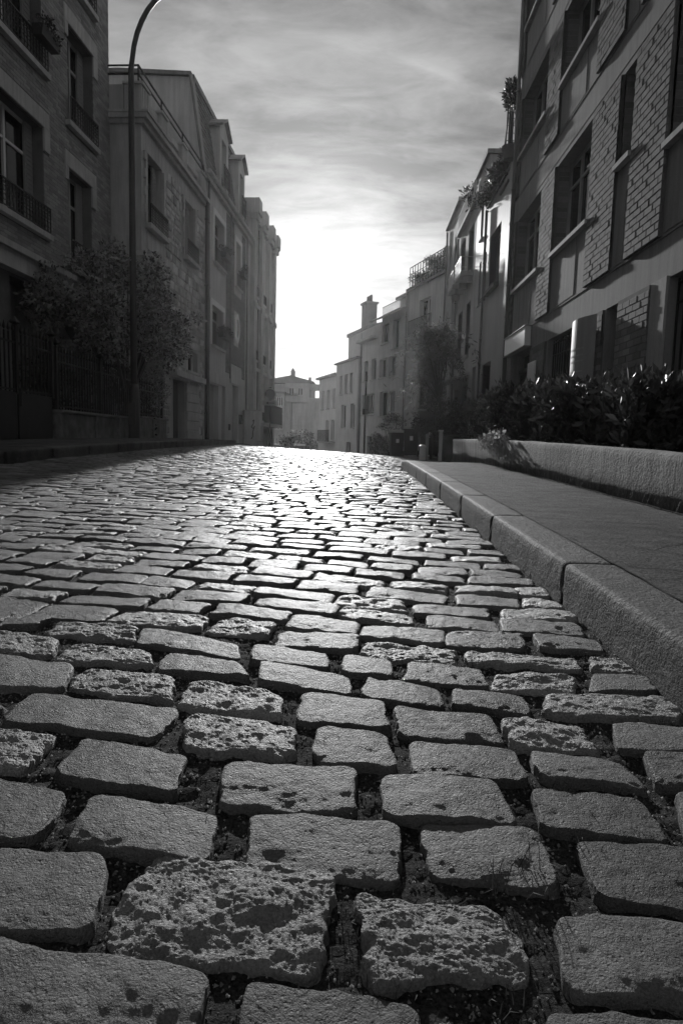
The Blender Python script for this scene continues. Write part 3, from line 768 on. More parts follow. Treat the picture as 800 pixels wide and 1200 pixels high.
# ------------------------------------------------------------------ right: smooth pale house (J)
FJ = Frame('stucco_house', 'smooth pale stucco house with a vine-hung terrace and tall narrow windows', 'house', 3.62, 0.0, math.pi / 2, 1.0, off=16.42)
q = FJ.mb()
opsJ = [(18.05, 19.40, 4.92, 6.50), (19.95, 20.32, 4.92, 6.25), (18.55, 19.75, -.3, 2.92), (20.95, 21.5, -.3, 3.05), (20.75, 21.2, 6.9, 8.4), (20.75, 21.1, 4.9, 6.2)]
q.wall(16.42, 20.14, -1, 7.50, opsJ, 0, .3); q.box(16.42, 20.14, -1, 6.55, -8, -.36); q.box(16.42, 20.14, 6.5, 7.499, -.2, -.001)
q.wall(20.14, 21.92, -1, 9.05, opsJ, 0.004, .3); q.box(20.14, 21.92, -1, 9.05, -8, -.36); q.box(20.14, 20.16, 6.6, 9.05, -.36, 0); q.box(21.90, 21.92, -1, 9.05, -.36, 0)
q.box(16.42, 16.44, -1, 7.5, -.36, 0)
q.build('wall', 'gloss_render', FJ.e)
q = FJ.mb(); q.box(20.05, 22.0, 9.05, 9.17, -8.1, .10); q.box(16.42, 20.14, 7.50, 7.56, -.25, .05); q.build_each('coping', 'zinc', FJ.e)
q = FJ.mb(); q.box(16.62, 17.0, -1, 7.45, -.01, .07); q.box(17.04, 17.10, -1, 7.3, -.01, .03); q.build_each('pilaster', 'gloss_render', FJ.e)
pipe(FJ, 16.52, .3, 7.4, .06, .05)
pipe(FJ, 20.02, .3, 7.4, .06, .035)
window(FJ, 18.05, 19.40, 4.92, 6.50, 0, .22, 2, (), 'grey_paint', 'glass', (.14, .09, .06), None, .05, 'render_dark')
window(FJ, 19.95, 20.32, 4.92, 6.25, 0, .2, 1, (), 'grey_paint', 'glass', (.10, .07, .04), None, .04, 'render_dark')
window(FJ, 20.75, 21.2, 6.9, 8.4, 0, .2, 1, (), 'grey_paint', 'glass', (.06, .05, .02), None, .04)
window(FJ, 20.75, 21.1, 4.9, 6.2, 0, .2, 1, (), 'grey_paint', 'glass', (.06, .05, .02), None, .04)
q = FJ.mb(); q.box(18.57, 19.73, -.3, 2.9, -.28, -.22); q.box(18.62, 19.12, 0, 2.2, -.222, -.20); q.box(19.17, 19.68, 0, 2.2, -.222, -.20); q.build('door', 'grey_paint', FJ.e)
q = FJ.mb(); q.box(20.97, 21.48, -.3, 3.03, -.28, -.22); q.box(21.02, 21.43, .2, 2.4, -.222, -.2); q.build('door', 'dark_paint', FJ.e)
q = FJ.mb(); q.box(17.3, 18.3, 7.22, 7.27, -.01, .05); q.build_each('ledge', 'render_dark', FJ.e)

# right: house with iron balconies (I)
FI = Frame('balcony_house', 'narrow terraced house with dark window bays and small iron balconies', 'house', 3.62, 0.0, math.pi / 2, 1.0, off=21.94)
q = FI.mb()
opsI = [(22.4, 23.5, 6.35, 7.9), (24.2, 25.3, 6.35, 7.9), (22.5, 23.3, 3.6, 5.4), (24.2, 25.2, 3.6, 5.4), (22.4, 23.6, -.6, 2.6), (24.3, 25.3, -.6, 2.6), (26.5, 27.1, 7.4, 8.8), (28.0, 28.6, 7.4, 8.8), (26.5, 27.3, 5.0, 6.5), (28, 28.7, 4.6, 6.2), (26.4, 27.2, 2.2, 3.8)]
q.wall(21.94, 25.75, -1, 8.35, opsI, 0, .35); q.box(21.94, 25.75, -1, 8.2, -8, -.42); q.wall(25.75, 29.30, -1, 9.72, opsI, -.004, .3); q.box(25.75, 29.30, -1, 9.72, -8, -.36); q.box(25.75, 25.77, 8.2, 9.72, -.36, -.01); q.box(29.28, 29.3, -1, 9.72, -.36, -.005)
q.build('wall', 'render_mid', FI.e)
q = FI.mb(); q.box(25.66, 29.4, 9.72, 9.84, -8.1, .12); q.box(21.94, 25.75, 8.35, 8.45, -.3, .14); q.build_each('cornice', 'stone_trim', FI.e)
q = rail_mesh(FI, 21.98, 25.7, 8.46, 9.1, .08); q.build('terrace_railing', 'grey_paint', FI.e)
for o_ in opsI:
    big = o_[2] == 6.35
    window(FI, *o_, 0, .28, 2, (o_[2] + (o_[3] - o_[2]) * .7,), 'dark_paint', 'glass', (.08, .08, .05), None, .05)
for (a, b) in ((22.3, 23.6), (24.1, 25.4)):
    q = FI.mb(); q.box(a, b, 6.14, 6.26, .0, .42); q.box(a + .1, a + .2, 5.95, 6.14, 0, .3); q.box(b - .2, b - .1, 5.95, 6.14, 0, .3); bo = q.build('balcony', 'stone_trim', FI.e)
    q = rail_mesh(FI, a, b, 6.27, 6.75, .40, 'bar')
    for (u) in (a, b):
        q.box(u - .01, u + .01, 6.73, 6.75, .0, .4)
    q.build('railing', 'white_paint', bo)
q = FI.mb(); q.prism_u([(0, 3.0), (.75, 2.72), (.75, 2.66), (0, 2.9)], 22.2, 25.5); q.build('awning', 'render_pale', FI.e)
pipe(FI, 25.68, .3, 8.3, .06, .04); pipe(FI, 29.15, .3, 9.6, .06, .04)

# ------------------------------------------------------------------ right, round the bend: white modern block and its neighbours
HX, HY, HR = 3.66, 29.55, math.pi / 2 + .3406
FH = Frame('white_house', 'white stepped house with paired windows and a planted roof terrace round the bend', 'house', HX, HY, HR, 1.0)
q = FH.mb(); z0 = -3.5
opsA = [(1.55, 2.75, 5.92, 7.36), (1.2, 2.8, 2.2, 4.4)]
opsH = [(6.65, 7.75, 5.95, 7.0), (5.25, 6.2, 5.5, 7.0), (9.8, 10.5, 4.12, 5.3), (8.5, 9.25, 4.12, 5.3), (6.85, 7.95, 4.12, 5.15), (5.5, 6.55, 4.08, 5.15), (8.65, 10.65, 2.15, 3.35), (5.55, 7.75, 2.0, 3.35), (8.8, 9.6, z0, .9), (6, 7, z0, .9)]
q.wall(0, 4.15, z0, 8.05, opsA, 0, .25); q.box(0, 4.15, z0, 8.05, -7, -.3); q.box(0, .02, z0, 8.05, -.3, 0)
q.wall(4.15, 10.95, z0, 7.15, opsH, -.05, .25); q.box(4.15, 10.95, z0, 7.15, -7, -.35); q.box(4.15, 7.9, 7.15, 7.55, -.5, -.10)
q.wall(5.0, 9.0, 7.15, 8.72, [(5.6, 8.5, 7.75, 8.4)], -1.6, .2); q.box(5.0, 9.0, 7.15, 8.72, -6, -1.85)
q.box(5.0, 5.02, 7.15, 8.72, -1.85, -1.6)
q.build('wall', 'render_white', FH.e)
q = FH.mb(); q.box(-.05, 4.2, 8.05, 8.17, -7, .12); q.box(4.9, 9.1, 8.72, 8.86, -6.1, -1.35); q.build_each('coping', 'zinc', FH.e)
q = FH.mb(); q.prism_u([(-.05, 7.48), (.55, 7.2), (.55, 7.14), (-.05, 7.38)], 4.4, 8.0); q.build('awning', 'white_paint', FH.e)
q = FH.mb(); q.box(8.3, 11.0, 6.38, 6.52, -.05, .35); q.box(.7, 3.9, 5.72, 5.84, 0, .25); q.build_each('ledge', 'stone_trim', FH.e)
q = rail_mesh(FH, 8.3, 11.0, 6.52, 6.95, .3); q.build('terrace_railing', 'white_paint', FH.e)
rail_mesh(FH, 1.0, 3.6, 5.86, 6.5, .2).build('balcony_railing', 'iron', FH.e)
rail_mesh(FH, 4.3, 8.0, 7.56, 8.0, -.15).build('terrace_railing', 'grey_paint', FH.e)
for i, o_ in enumerate(opsA + opsH):
    if o_[2] > 0: window(FH, *o_, 0 if i < 2 else -.05, .2, 2, (), 'grey_paint' if i % 3 else 'white_paint', 'glass', (.08, .07, .04), None, .05, curtain=.4 if i % 3 == 0 else None)
window(FH, 5.6, 8.5, 7.75, 8.4, -1.6, .15, 5, (), 'white_paint', 'glass', (.05, .05, .02), None, .05)
q = FH.mb(); q.box(8.85, 9.55, z0, .85, -.28, -.2); q.build('door', 'dark_paint', FH.e)
pipe(FH, 4.1, -1, 8.0, .08, .05); pipe(FH, 10.9, -1, 7.0, .02, .05)
rail_mesh(FH, -.0, 3.9, 8.18, 9.15, .05, 'bar', .3, .014).build('roof_fence', 'iron', FH.e)
q = FH.mb()
for v in (8.5, 8.8): q.box(0, 3.9, v - .01, v + .01, .04, .06)
q.build('fence_wire', 'iron', FH.e)

FG = Frame('chimney_house', 'hazy grey house with a tall brick chimney stack beyond the white house', 'house', HX, HY, HR, 1.0, off=10.97)
q = FG.mb(); opsG = [(12.0, 12.6, 3.6, 4.8), (13.0, 13.6, 3.6, 4.8), (14.0, 14.6, 3.6, 4.8), (11.5, 12.3, 1.4, 2.9), (13.2, 14.2, 1.4, 2.9), (12.0, 13, z0, .5)]
q.wall(10.97, 15.4, z0, 5.6, opsG, .12, .25); q.box(10.97, 15.4, z0, 5.6, -7, -.2); q.wall(10.97, 14.6, 5.6, 7.3, [(11.3, 12.0, 6.0, 7.0)], -.4, .2); q.box(10.97, 14.6, 5.6, 7.3, -7, -.65); q.box(10.97, 10.99, z0, 5.6, -.2, .12); q.box(15.38, 15.4, z0, 5.6, -.2, .12)
q.build('wall', 'render_pale', FG.e)
q = FG.mb(); q.prism_u([(-7, 7.3), (-7, 7.9), (-3, 8.3), (-.3, 7.5), (-.3, 7.3)], 10.9, 14.7); q.box(10.9, 15.45, 5.56, 5.66, -.42, .3); q.build('roof', 'zinc', FG.e)
q = FG.mb(); q.box(12.7, 13.6, 7.3, 9.2, -1.6, -.9); q.box(12.62, 13.68, 9.2, 9.32, -1.68, -.82); ch = q.build('chimney', 'brick_dark', FG.e)
for k in range(4): q = FG.mb(); q.tube([(12.82 + .22 * k, 9.32, -1.25), (12.82 + .22 * k, 9.75, -1.25)], [.085, .07], 8); q.build('chimney_pot', 'tile_roof', ch)
for o_ in opsG[:5]: window(FG, *o_, .12, .2, 2, (), 'white_paint', 'glass', (.08, .07, .04), None, .05)
window(FG, 11.3, 12.0, 6.0, 7.0, -.4, .15, 1, (), 'white_paint', 'glass', (.05, .05, .02), None, .05)
FF = Frame('corner_house', 'low hazy corner house with balcony at the end of the right-hand row', 'house', HX, HY, HR, 1.0, off=15.42)
q = FF.mb(); opsF = [(15.9, 16.5, 2.8, 4.1), (17.2, 17.9, 2.8, 4.1), (18.6, 19.2, 2.8, 4.1), (16.0, 16.8, .6, 2.0), (17.3, 18.1, .6, 2.0), (16.4, 17.2, z0, -.6), (18.5, 19.2, -2.2, -.6)]
q.wall(15.42, 19.9, z0, 4.95, opsF, 0, .25); q.box(15.42, 19.9, z0, 4.95, -7, -.3); q.box(19.88, 19.9, z0, 4.95, -.3, 0); q.box(16, 19.2, 4.95, 5.7, -5, -1.2)
q.build('wall', 'render_white', FF.e)
q = FF.mb(); q.box(15.4, 20.05, 4.95, 5.1, -7, .25); q.box(15.95, 19.25, 5.7, 5.8, -5, -1.1); q.box(15.6, 18.4, .38, .5, 0, .55); q.build_each('cornice', 'stone_trim', FF.e)
rail_mesh(FF, 15.6, 18.4, .5, 1.3, .5).build('balcony_railing', 'iron', FF.e)
for o_ in opsF[:5]: window(FF, *o_, 0, .2, 2, (), 'white_paint', 'glass', (.08, .07, .04), None, .05)
q = FF.mb(); q.box(16.42, 17.18, z0, -.65, -.26, -.18); q.build('door', 'grey_paint', FF.e)

# ------------------------------------------------------------------ end of the street
FE = Frame('end_house', 'hazy house with dormers and garage door closing the end of the street', 'house', 0.0, 62.0, 0.0, -1.0)
z0 = -6.5; q = FE.mb()
opsE = [(-8.1, -7.25, 3.7, 4.6), (-8.15, -7.2, 1.5, 3.0), (-6.45, -4.95, .4, 4.1), (-6.75, -6.25, 4.75, 5.5), (-5.9, -5.4, 4.75, 5.5)]
q.wall(-12, -7.12, z0, 4.9, opsE, 0, .3); q.box(-12, -7.12, z0, 4.9, -8, -.4); q.wall(-7.10, -4.75, z0, 5.9, opsE, -.3, .3); q.box(-7.10, -4.75, z0, 5.9, -8, -.7)
q.box(-4.75, -3.0, z0, 4.55, -3, -.3); q.box(-4.75, -2.6, 5.35, 5.85, -2, -.5); q.box(-3.6, -3.2, 4.55, 5.35, -2, -.5); q.box(-4.77, -4.75, z0, 5.9, -.7, -.3); q.box(-7.12, -7.1, z0, 4.9, -.4, 0)
q.build('wall', 'render_mid', FE.e)
q = FE.mb(); q.prism([(-8.6, 5.85), (-8.75, 6.2), (-6.6, 6.65), (-4.4, 6.1), (-4.4, 5.9)], -6, -.5); q.box(-12, -7.0, 4.9, 5.05, -8, .2); ro = q.build('roof', 'tile_roof', FE.e)
q = FE.mb(); q.box(-8.5, -7.1, 4.9, 5.86, -5, -1.2); q.build('attic', 'render_mid', FE.e)
q = FE.mb(); q.box(-6.75, -6.35, 6.4, 7.1, -2.4, -1.9); q.prism([(-6.8, 7.101), (-6.55, 7.5), (-6.3, 7.101)], -2.42, -1.88); q.build('chimney', 'brick_dark', ro); q = FE.mb(); q.box(-5.0, -4.75, 6.0, 6.6, -2, -1.7); q.build('chimney', 'brick_dark', ro)
window(FE, -8.1, -7.25, 3.7, 4.6, 0, .2, 4, (), 'white_paint', 'glass', (.1, .1, .05), None, .06)
window(FE, -8.15, -7.2, 1.5, 3.0, 0, .2, 3, (), 'white_paint', 'curtain', (.1, .1, .05), None, .06)
for o_ in opsE[3:]: window(FE, *o_, -.3, .2, 2, (), 'white_paint', 'glass', (.06, .06, .05), None, .06)
q = FE.mb()
for k in range(12): q.box(-6.43, -4.97, .4 + .3 * k, .4 + .3 * k + .285, -.56, -.5)
q.build_each('garage_panel', 'render_pale', FE.e)
q = FE.mb(); q.box(-12, -7.1, 3.15, 3.5, -.05, .06); q.box(-12, -7.1, 1.05, 1.3, -.05, .06); q.build_each('band', 'stone_trim', FE.e)

# ------------------------------------------------------------------ left: dark brick house (A)
SL = .0379; RZL = math.pi / 2 - math.atan(SL)
def left_frame(name, label, cat, a, off): return Frame(name, label, cat, a, 0.0, RZL, -1.0, off=off)
FA = left_frame('brick_house', 'dark brick town house with pale lintels, French windows and arched porch', 'house', -7.2, 12.0)
opsA = [(12.0, 14.0, 7.92, 10.0), (12.0, 13.96, 4.72, 6.83), (15.08, 16.34, 7.45, 9.5), (15.0, 16.18, 4.4, 6.47), (15.1, 16.35, 10.45, 12.4), (12.0, 14.0, 11.0, 13), (9.0, 10.9, 4.72, 6.83), (9, 10.9, 7.92, 10.0)]
porch = (12.6, 17.0, -.5, 3.55)
q = FA.mb(); q.wall(-4, 17.28, -1, 13.6, opsA + [porch], 0, .4); q.box(-4, 17.28, 3.6, 13.6, -9, -.48); q.box(-4, 12.6, -1, 3.6, -9, -.48)
q.box(17.26, 17.28, -1, 13.6, -9, 0); q.box(-4, 17.28, 13.6, 13.9, -9, .3)
q.build('wall', 'mortar', FA.e)
bk = FA.mb()
def bricks_around(mb, u0, u1, v0, v1, holes, P=.23, H=.073, w=.0, seedoff=0):
    v = v0; k = 0
    while v < v1:
        u = u0 - (P / 2 if k % 2 else 0)
        while u < u1:
            a, b = max(u, u0), min(u + P - .012, u1); vv = v + H - .011
            segs = [(a, b)]
            for (h0, h1, h2, h3) in holes:
                if vv > h2 and v < h3:
                    ns = []
                    for (s0, s1) in segs:
                        if s1 <= h0 or s0 >= h1: ns.append((s0, s1)); continue
                        if s0 < h0: ns.append((s0, h0))
                        if s1 > h1: ns.append((h1, s1))
                    segs = ns
            for s0, s1 in segs:
                if s1 - s0 > .03: mb.box(s0, s1, v, vv, w - .02, w + .010 + random.uniform(-.003, .003), True)
            u += P
        v += H; k += 1
lint = []
for (a, b, c, d) in opsA: lint.append((a - .14, b + .22, d, d + .34)); lint.append((a - .16, b + .2, c - .12, c))
for (a, b, c, d) in opsA: lint += [(a - .14, a, d - .28, d), (b, b + .22, d - .45, d)]
bricks_around(bk, 11.2, 17.28, 4.08, 13.5, opsA + lint)
o = bk.build('brickwork', 'brick_dark', FA.e); o['kind'] = 'stuff'
for (a, b, c, d) in opsA:
    q = FA.mb(); q.bevel_box(a - .14, b + .22, d, d + .34, -.05, .045, .012); q.box(a - .14, a - .001, d - .28, d, -.05, .043); q.box(b + .001, b + .22, d - .45, d, -.05, .043); q.build('lintel', 'stone_trim', FA.e)
    small = b - a < 1.5
    window(FA, a, b, c, d, 0, .28, 2, (c + (d - c) * .70,), 'white_paint' if not small else 'grey_paint', 'glass', (.12, .11, .14), dict(h=.52, b=.03, o=.10, e=.06, kind='scroll'), .06, 'stone_trim', curtain=None)
    if not small or True:
        q = FA.mb(); q.box(b - .30, b - .02, c, d, -.27, -.22)
        for k in range(int((d - c) / .09)): q.box(b - .28, b - .04, c + .04 + k * .09, c + .09 + k * .09, -.22, -.205)
        q.build('shutter', 'shutter', FA.e)
q = FA.mb(); q.box(9, 14.6, 3.62, 3.95, -.05, .22); q.box(9, 14.75, 3.95, 4.07, -.05, .30); q.build('balcony_slab', 'stone_trim', FA.e)
# porch: side walls, arch and pale inner wall
q = FA.mb(); q.box(12.6, 17.0, -.5, 3.55, -3.2, -3.0); q.box(16.96, 17.0, -.5, 3.55, -3.0, -.41); q.box(12.58, 12.62, -.5, 3.55, -3.0, -.41)
q.build('porch_wall', 'render_pale', FA.e)
q = FA.mb(); n = 16
for k in range(n):
    t0, t1 = math.pi * k / n, math.pi * (k + 1) / n; cx_ = 15.6; r_ = 1.25
    p0, p1 = (cx_ - r_ * math.cos(t0), 2.2 + r_ * .9 * math.sin(t0)), (cx_ - r_ * math.cos(t1), 2.2 + r_ * .9 * math.sin(t1))
    q.prism([p0, p1, (p1[0], 3.56), (p0[0], 3.56)], -.75, -.42)
q.box(12.6, 14.35, -.5, 3.56, -.75, -.42); q.box(16.85, 17.0, -.5, 3.56, -.75, -.42)
q.build('arch', 'render_dark', FA.e)

# ------------------------------------------------------------------ left: rubble house (B)
FBH = left_frame('rubble_house', 'rubble stone house with bay window and balustraded roof terrace beside the brick house', 'house', -6.4, 17.3)
opsB = [(17.62, 18.88, 6.12, 7.95), (20.85, 21.95, 6.20, 7.95), (21.2, 22.42, 2.72, 3.38), (19.8, 20.95, -.5, 2.32)]
q = FBH.mb(); q.wall(17.30, 23.2, 5.38, 8.55, opsB, 0, .3); q.wall(18.98, 23.2, -1, 5.38, opsB, 0, .3); q.box(17.3, 18.98, -1, 5.3, -8, -.8); q.box(18.98, 19.0, -1, 5.38, -.8, 0)
q.box(17.3, 23.2, -1, 8.55, -8, -.81); q.box(17.30, 17.32, 5.38, 8.55, -.8, 0); q.box(17.3, 23.2, 8.5, 8.55, -.81, 0); q.box(17.3, 18.98, 5.34, 5.38, -.8, 0)
q.build('wall', 'render_mid', FBH.e)
# corbel under the bay
q = FBH.mb()
for k, (h, o_) in enumerate(((.12, .02), (.10, -.08), (.10, -.2))): q.box(17.26 + k * .05, 19.02 - k * .05, 5.34 - .12 * (k + 1), 5.34 - .12 * k, -.78, .06 + o_)
q.build('corbel', 'stone_trim', FBH.e)
# rubble stones
rb = FBH.mb(); v = .3
holes = [(a - .22, b + .22, c - .25, d + .02) for (a, b, c, d) in opsB]
rr = random.Random(3)
while v < 8.1:
    h = rr.uniform(.14, .28); u = 18.98 + rr.uniform(-.2, 0)
    while u < 23.15:
        L = rr.uniform(.16, .42); a, b = max(u, 18.98), min(u + L - .02, 23.15); t = min(v + h - .02 + rr.uniform(-.03, .02), 8.12)
        if b - a > .06 and not any(b > h0 and a < h1 and t > h2 and v < h3 for (h0, h1, h2, h3) in holes):
            i = len(rb.V); o_ = rr.uniform(.02, .055); e = .025
            j = lambda: rr.uniform(-.02, .02)
            fr = [(a + j() * .5, v + j() * .5), (b + j() * .5, v + j() * .5), (b + j() * .5, t + j() * .5), (a + j() * .5, t + j() * .5)]
            for (x_, y_) in fr: rb.p(x_, y_, -.01)
            mx, my = (a + b) / 2, (v + t) / 2
            for (x_, y_) in fr: rb.p(x_ + (e if x_ < mx else -e), y_ + (e if y_ < my else -e), o_ + j() * .5)
            for k in range(4): kk = (k + 1) % 4; rb.F.append([i + k, i + kk, i + 4 + kk, i + 4 + k])
            rb.F.append([i + 4, i + 5, i + 6, i + 7])
        u += L
    v += h
o = rb.build('rubble_facing', 'rubble', FBH.e); o['kind'] = 'stuff'
# window dressings: long-and-short quoins
q = FBH.mb()
for (a, b, c, d) in opsB[:2]:
    v = c; k = 0
    while v < d - .1:
        L = .2 if k % 2 else .12; q.box(b + .003, b + L, v, min(v + .21, d), -.02, .06); q.box(a - L, a - .003, v, min(v + .21, d), -.02, .06); v += .22; k += 1
q.build_each('quoin', 'stone_trim', FBH.e)
for o_ in opsB[:2]:
    fo = window(FBH, *o_, 0, .26, 2, (o_[2] + 1.3,), 'dark_paint', 'glass', (.18, .12, .1), dict(h=.5, b=.02, o=.16, e=.04, kind='scroll'), .06)
    for u_ in (o_[0] + .03, o_[1] - .33):
        q = FBH.mb(); q.box(u_, u_ + .3, o_[2] + .02, o_[3] - .02, -.2, -.16)
        for k in range(16): q.box(u_ + .02, u_ + .28, o_[2] + .1 + k * .1, o_[2] + .15 + k * .1, -.16, -.145)
        q.build('shutter', 'shutter', FBH.e)
q = FBH.mb(); q.box(17.66, 18.84, 5.5, 5.95, -.02, .03); q.build('apron_panel', 'stone_trim', FBH.e)
window(FBH, 21.2, 22.42, 2.72, 3.38, 0, .2, 2, (), 'white_paint', 'glass', (.10, .08, .08), None, .07)
q = FBH.mb(); q.box(19.5, 22.7, 2.40, 2.58, -.05, .22); q.build('door_hood', 'stone_trim', FBH.e)
q = FBH.mb(); q.box(19.82, 20.93, -.5, 2.3, -.29, -.22); q.box(19.9, 20.35, .5, 2.2, -.222, -.19); q.box(20.42, 20.86, .5, 2.2, -.222, -.19); q.build('door', 'dark_paint', FBH.e)
for k in range(8):
    q = FBH.mb(); q.bevel_box(21.0 - .02 * (k % 2), 22.3 + .03 * (k % 2), -.1 + .3 * k, .19 + .3 * k, -.02, .10 - .02 * (k % 2), .02); q.build('stone', 'stone_trim', FBH.e)
# cornice, parapet pillars, slabs and rails
q = FBH.mb(); q.box(17.24, 23.2, 8.45, 8.56, -.9, .10); q.box(17.18, 23.2, 8.56, 8.68, -.9, .20); q.box(17.16, 18.98, 8.68, 8.74, -.9, .24); q.build_each('cornice', 'stone_trim', FBH.e)
pu = [(17.24, 17.75), (18.7, 19.2), (20.6, 21.0), (22.6, 23.1)]
for (a, b) in pu:
    q = FBH.mb(); q.box(a, b, 8.685, 9.36, -.40, .05)
    for k in range(3): uu = a + (b - a) * (k + .5) / 3; q.box(uu - .04, uu + .04, 8.75, 9.3, .05, .075)
    q.box(a - .04, b + .04, 9.36, 9.42, -.44, .10); q.build('pillar', 'stone_trim', FBH.e)
q = FBH.mb(); q.box(17.24, 17.7, 8.69, 9.36, -2.6, -.42); q.build('parapet', 'render_mid', FBH.e)
for (a, b) in zip([p[1] for p in pu], [p[0] for p in pu[1:]]):
    q = FBH.mb(); q.box(a + .002, b - .002, 8.685, 8.82, -.3, -.05); q.box(a + .002, b - .002, 9.14, 9.30, -.3, -.05); q.build('parapet', 'stone_trim', FBH.e)
q = FBH.mb()
for v in (9.58, 9.78): q.box(17.2, 23.15, v - .018, v + .018, -.03, .006)
for u in (17.2, 18.9, 20.8, 23.1): q.box(u - .018, u + .018, 9.42, 9.8, -.03, .004)
for v in (9.58, 9.78): q.box(17.18, 17.216, v - .016, v + .016, -3.2, -.03)
q.build('railing', 'iron', FBH.e)
pipe(FBH, 23.12, .2, 8.6, .10, .05, m='dark_paint')

# ------------------------------------------------------------------ left: plaster house with mansard (C)
FC = left_frame('mansard_house', 'plaster house with a tall blank gable, slate mansard and two dormers', 'house', -6.4, 23.22)
opsC = [(24.48, 25.98, 7.0, 8.66), (24.2, 25.9, 3.98, 5.42), (27.95, 28.9, 6.92, 8.76), (23.7, 25.25, -.8, 2.55), (25.75, 26.3, -.8, 2.78), (27.5, 28.65, -.8, 2.8)]
q = FC.mb(); q.wall(23.22, 30.9, -1.5, 9.62, opsC, 0, .3); q.box(23.22, 30.9, -1.5, 9.6, -8, -.36); q.box(30.88, 30.9, -1.5, 9.6, -.36, 0)
gab = [(-.0, 9.5), (-.02, 9.75), (-.48, 12.72), (-3.0, 12.85), (-8, 12.6), (-8, 9.5)]
q.prism_u([(-.36, -1.5), (-.001, -1.5), (-.001, 9.62), (-.46, 12.66), (-3, 12.78), (-8, 12.55), (-8, -1.5)], 23.22, 23.5)
q.build('wall', 'render_pale', FC.e)
q = FC.mb(); q.prism_u([(-.02, 9.62), (-.50, 12.7), (-3.0, 12.82), (-8, 12.6), (-8, 9.62)], 23.5, 30.9); ro = q.build('roof', 'zinc', FC.e)
# slates on the steep slope
sl = FC.mb()
for k in range(16):
    v = 9.72 + k * .185; wv = -.02 - (v - 9.62) * .1558 + .0
    u = 23.55 - (.12 if k % 2 else 0)
    while u < 30.85:
        a, b = max(u, 23.55), min(u + .235, 30.85)
        if b - a > .04: dd = random.uniform(0, .006); sl.face([(a, v, wv + .030 + dd), (b, v, wv + .030 + dd), (b, v + .2, wv - .02), (a, v + .2, wv - .02)]); sl.face([(a, v, wv + .030 + dd), (b, v, wv + .030 + dd), (b, v, wv), (a, v, wv)])
        u += .24
o = sl.build('slates', 'tile_roof', ro); o['kind'] = 'stuff'
q = FC.mb(); q.prism_u([(.04, 9.6), (.0, 9.8), (-.45, 12.8), (-3.0, 12.93), (-8, 12.7), (-8, 12.6), (-3, 12.8), (-.52, 12.68), (-.08, 9.7)], 23.12, 23.5); q.box(23.4, 30.9, 12.66, 12.84, -.62, -.42); q.build('verge', 'zinc', ro)
q = FC.mb(); q.box(23.15, 30.9, 9.40, 9.55, -.02, .14); q.tube([(23.1, 9.62, .20), (30.95, 9.62, .20)], .08, 8); q.build('gutter', 'stone_trim', FC.e)
for (a, b) in ((25.2, 26.5), (28.3, 29.5)):
    q = FC.mb(); q.wall(a, b, 9.75, 12.0, [(a + .28, b - .28, 10.0, 11.7)], .02, .25); q.box(a, a + .02, 9.75, 12.0, -1.2, .02); q.box(b - .02, b, 9.75, 12.0, -1.2, .02); q.box(a + .02, b - .02, 9.8, 11.9, -1.2, -.3)
    q.prism([(a - .001, 12.0), (b + .001, 12.0), ((a + b) / 2, 12.42)], -1.2, .018); dm = q.build('dormer', 'render_pale', FC.e)
    q = FC.mb(); mdl = (a + b) / 2
    q.prism([(a - .14, 11.98), (a - .14, 12.06), (mdl, 12.54), (b + .14, 12.06), (b + .14, 11.98), (mdl, 12.44)], -1.3, .16); q.build('dormer_roof', 'zinc', dm)
    q = FC.mb(); q.face([(a + .28, 10.0, -.2), (b - .28, 10.0, -.2), (b - .28, 11.7, -.2), (a + .28, 11.7, -.2)]); q.build('pane', 'glass', dm)
    rail_mesh(FC, a + .2, b - .2, 10.0, 10.75, .14, 'scroll').build('railing', 'iron', dm)
for o_ in opsC[:3]:
    a, b, c, d = o_
    window(FC, a, b, c, d, 0, .24, 2, (c + (d - c) * .72,), 'grey_paint', 'glass', (.12, .09, .06), dict(h=.5, b=.02, o=.10, e=.02, kind='bar'), .055, 'stone_trim')
    q = FC.mb(); q.box(a - .2, a - .002, c, d + .2, -.02, .035); q.box(b + .002, b + .2, c, d + .2, -.02, .035); q.box(a - .002, b + .002, d + .002, d + .2, -.02, .033); q.build_each('surround', 'white_paint', FC.e)
# brick field between the windows, oval window
bk = FC.mb(); bricks_around(bk, 26.35, 29.9, 3.2, 9.3, [(27.7, 29.15, 6.6, 9.4), (27.72, 28.66, 4.5, 5.9), (27.2, 29.2, 3.0, 3.6)], .23, .075, 0.0); o = bk.build('brickwork', 'brick_grey', FC.e); o['kind'] = 'stuff'
q = FC.mb(); n = 20
for k in range(n):
    t0, t1 = 2 * math.pi * k / n, 2 * math.pi * (k + 1) / n
    pts = [(28.19 + r_ * math.cos(t), 5.2 + r_ * 1.35 * math.sin(t)) for r_, t in ((.30, t0), (.46, t0), (.46, t1), (.30, t1))]
    q.prism(pts, -.02, .06)
ov = q.build('oval_window', 'white_paint', FC.e)
q = FC.mb(); q.face([(28.19 + .30 * math.cos(2 * math.pi * k / n), 5.2 + .405 * math.sin(2 * math.pi * k / n), .03) for k in range(n)]); q.build('pane', 'glass', ov)
q = FC.mb(); q.box(27.1, 29.1, 2.85, 3.55, -.02, .05); q.box(23.3, 26.4, 2.6, 3.0, -.02, .05); q.build_each('fascia', 'render_pale', FC.e)
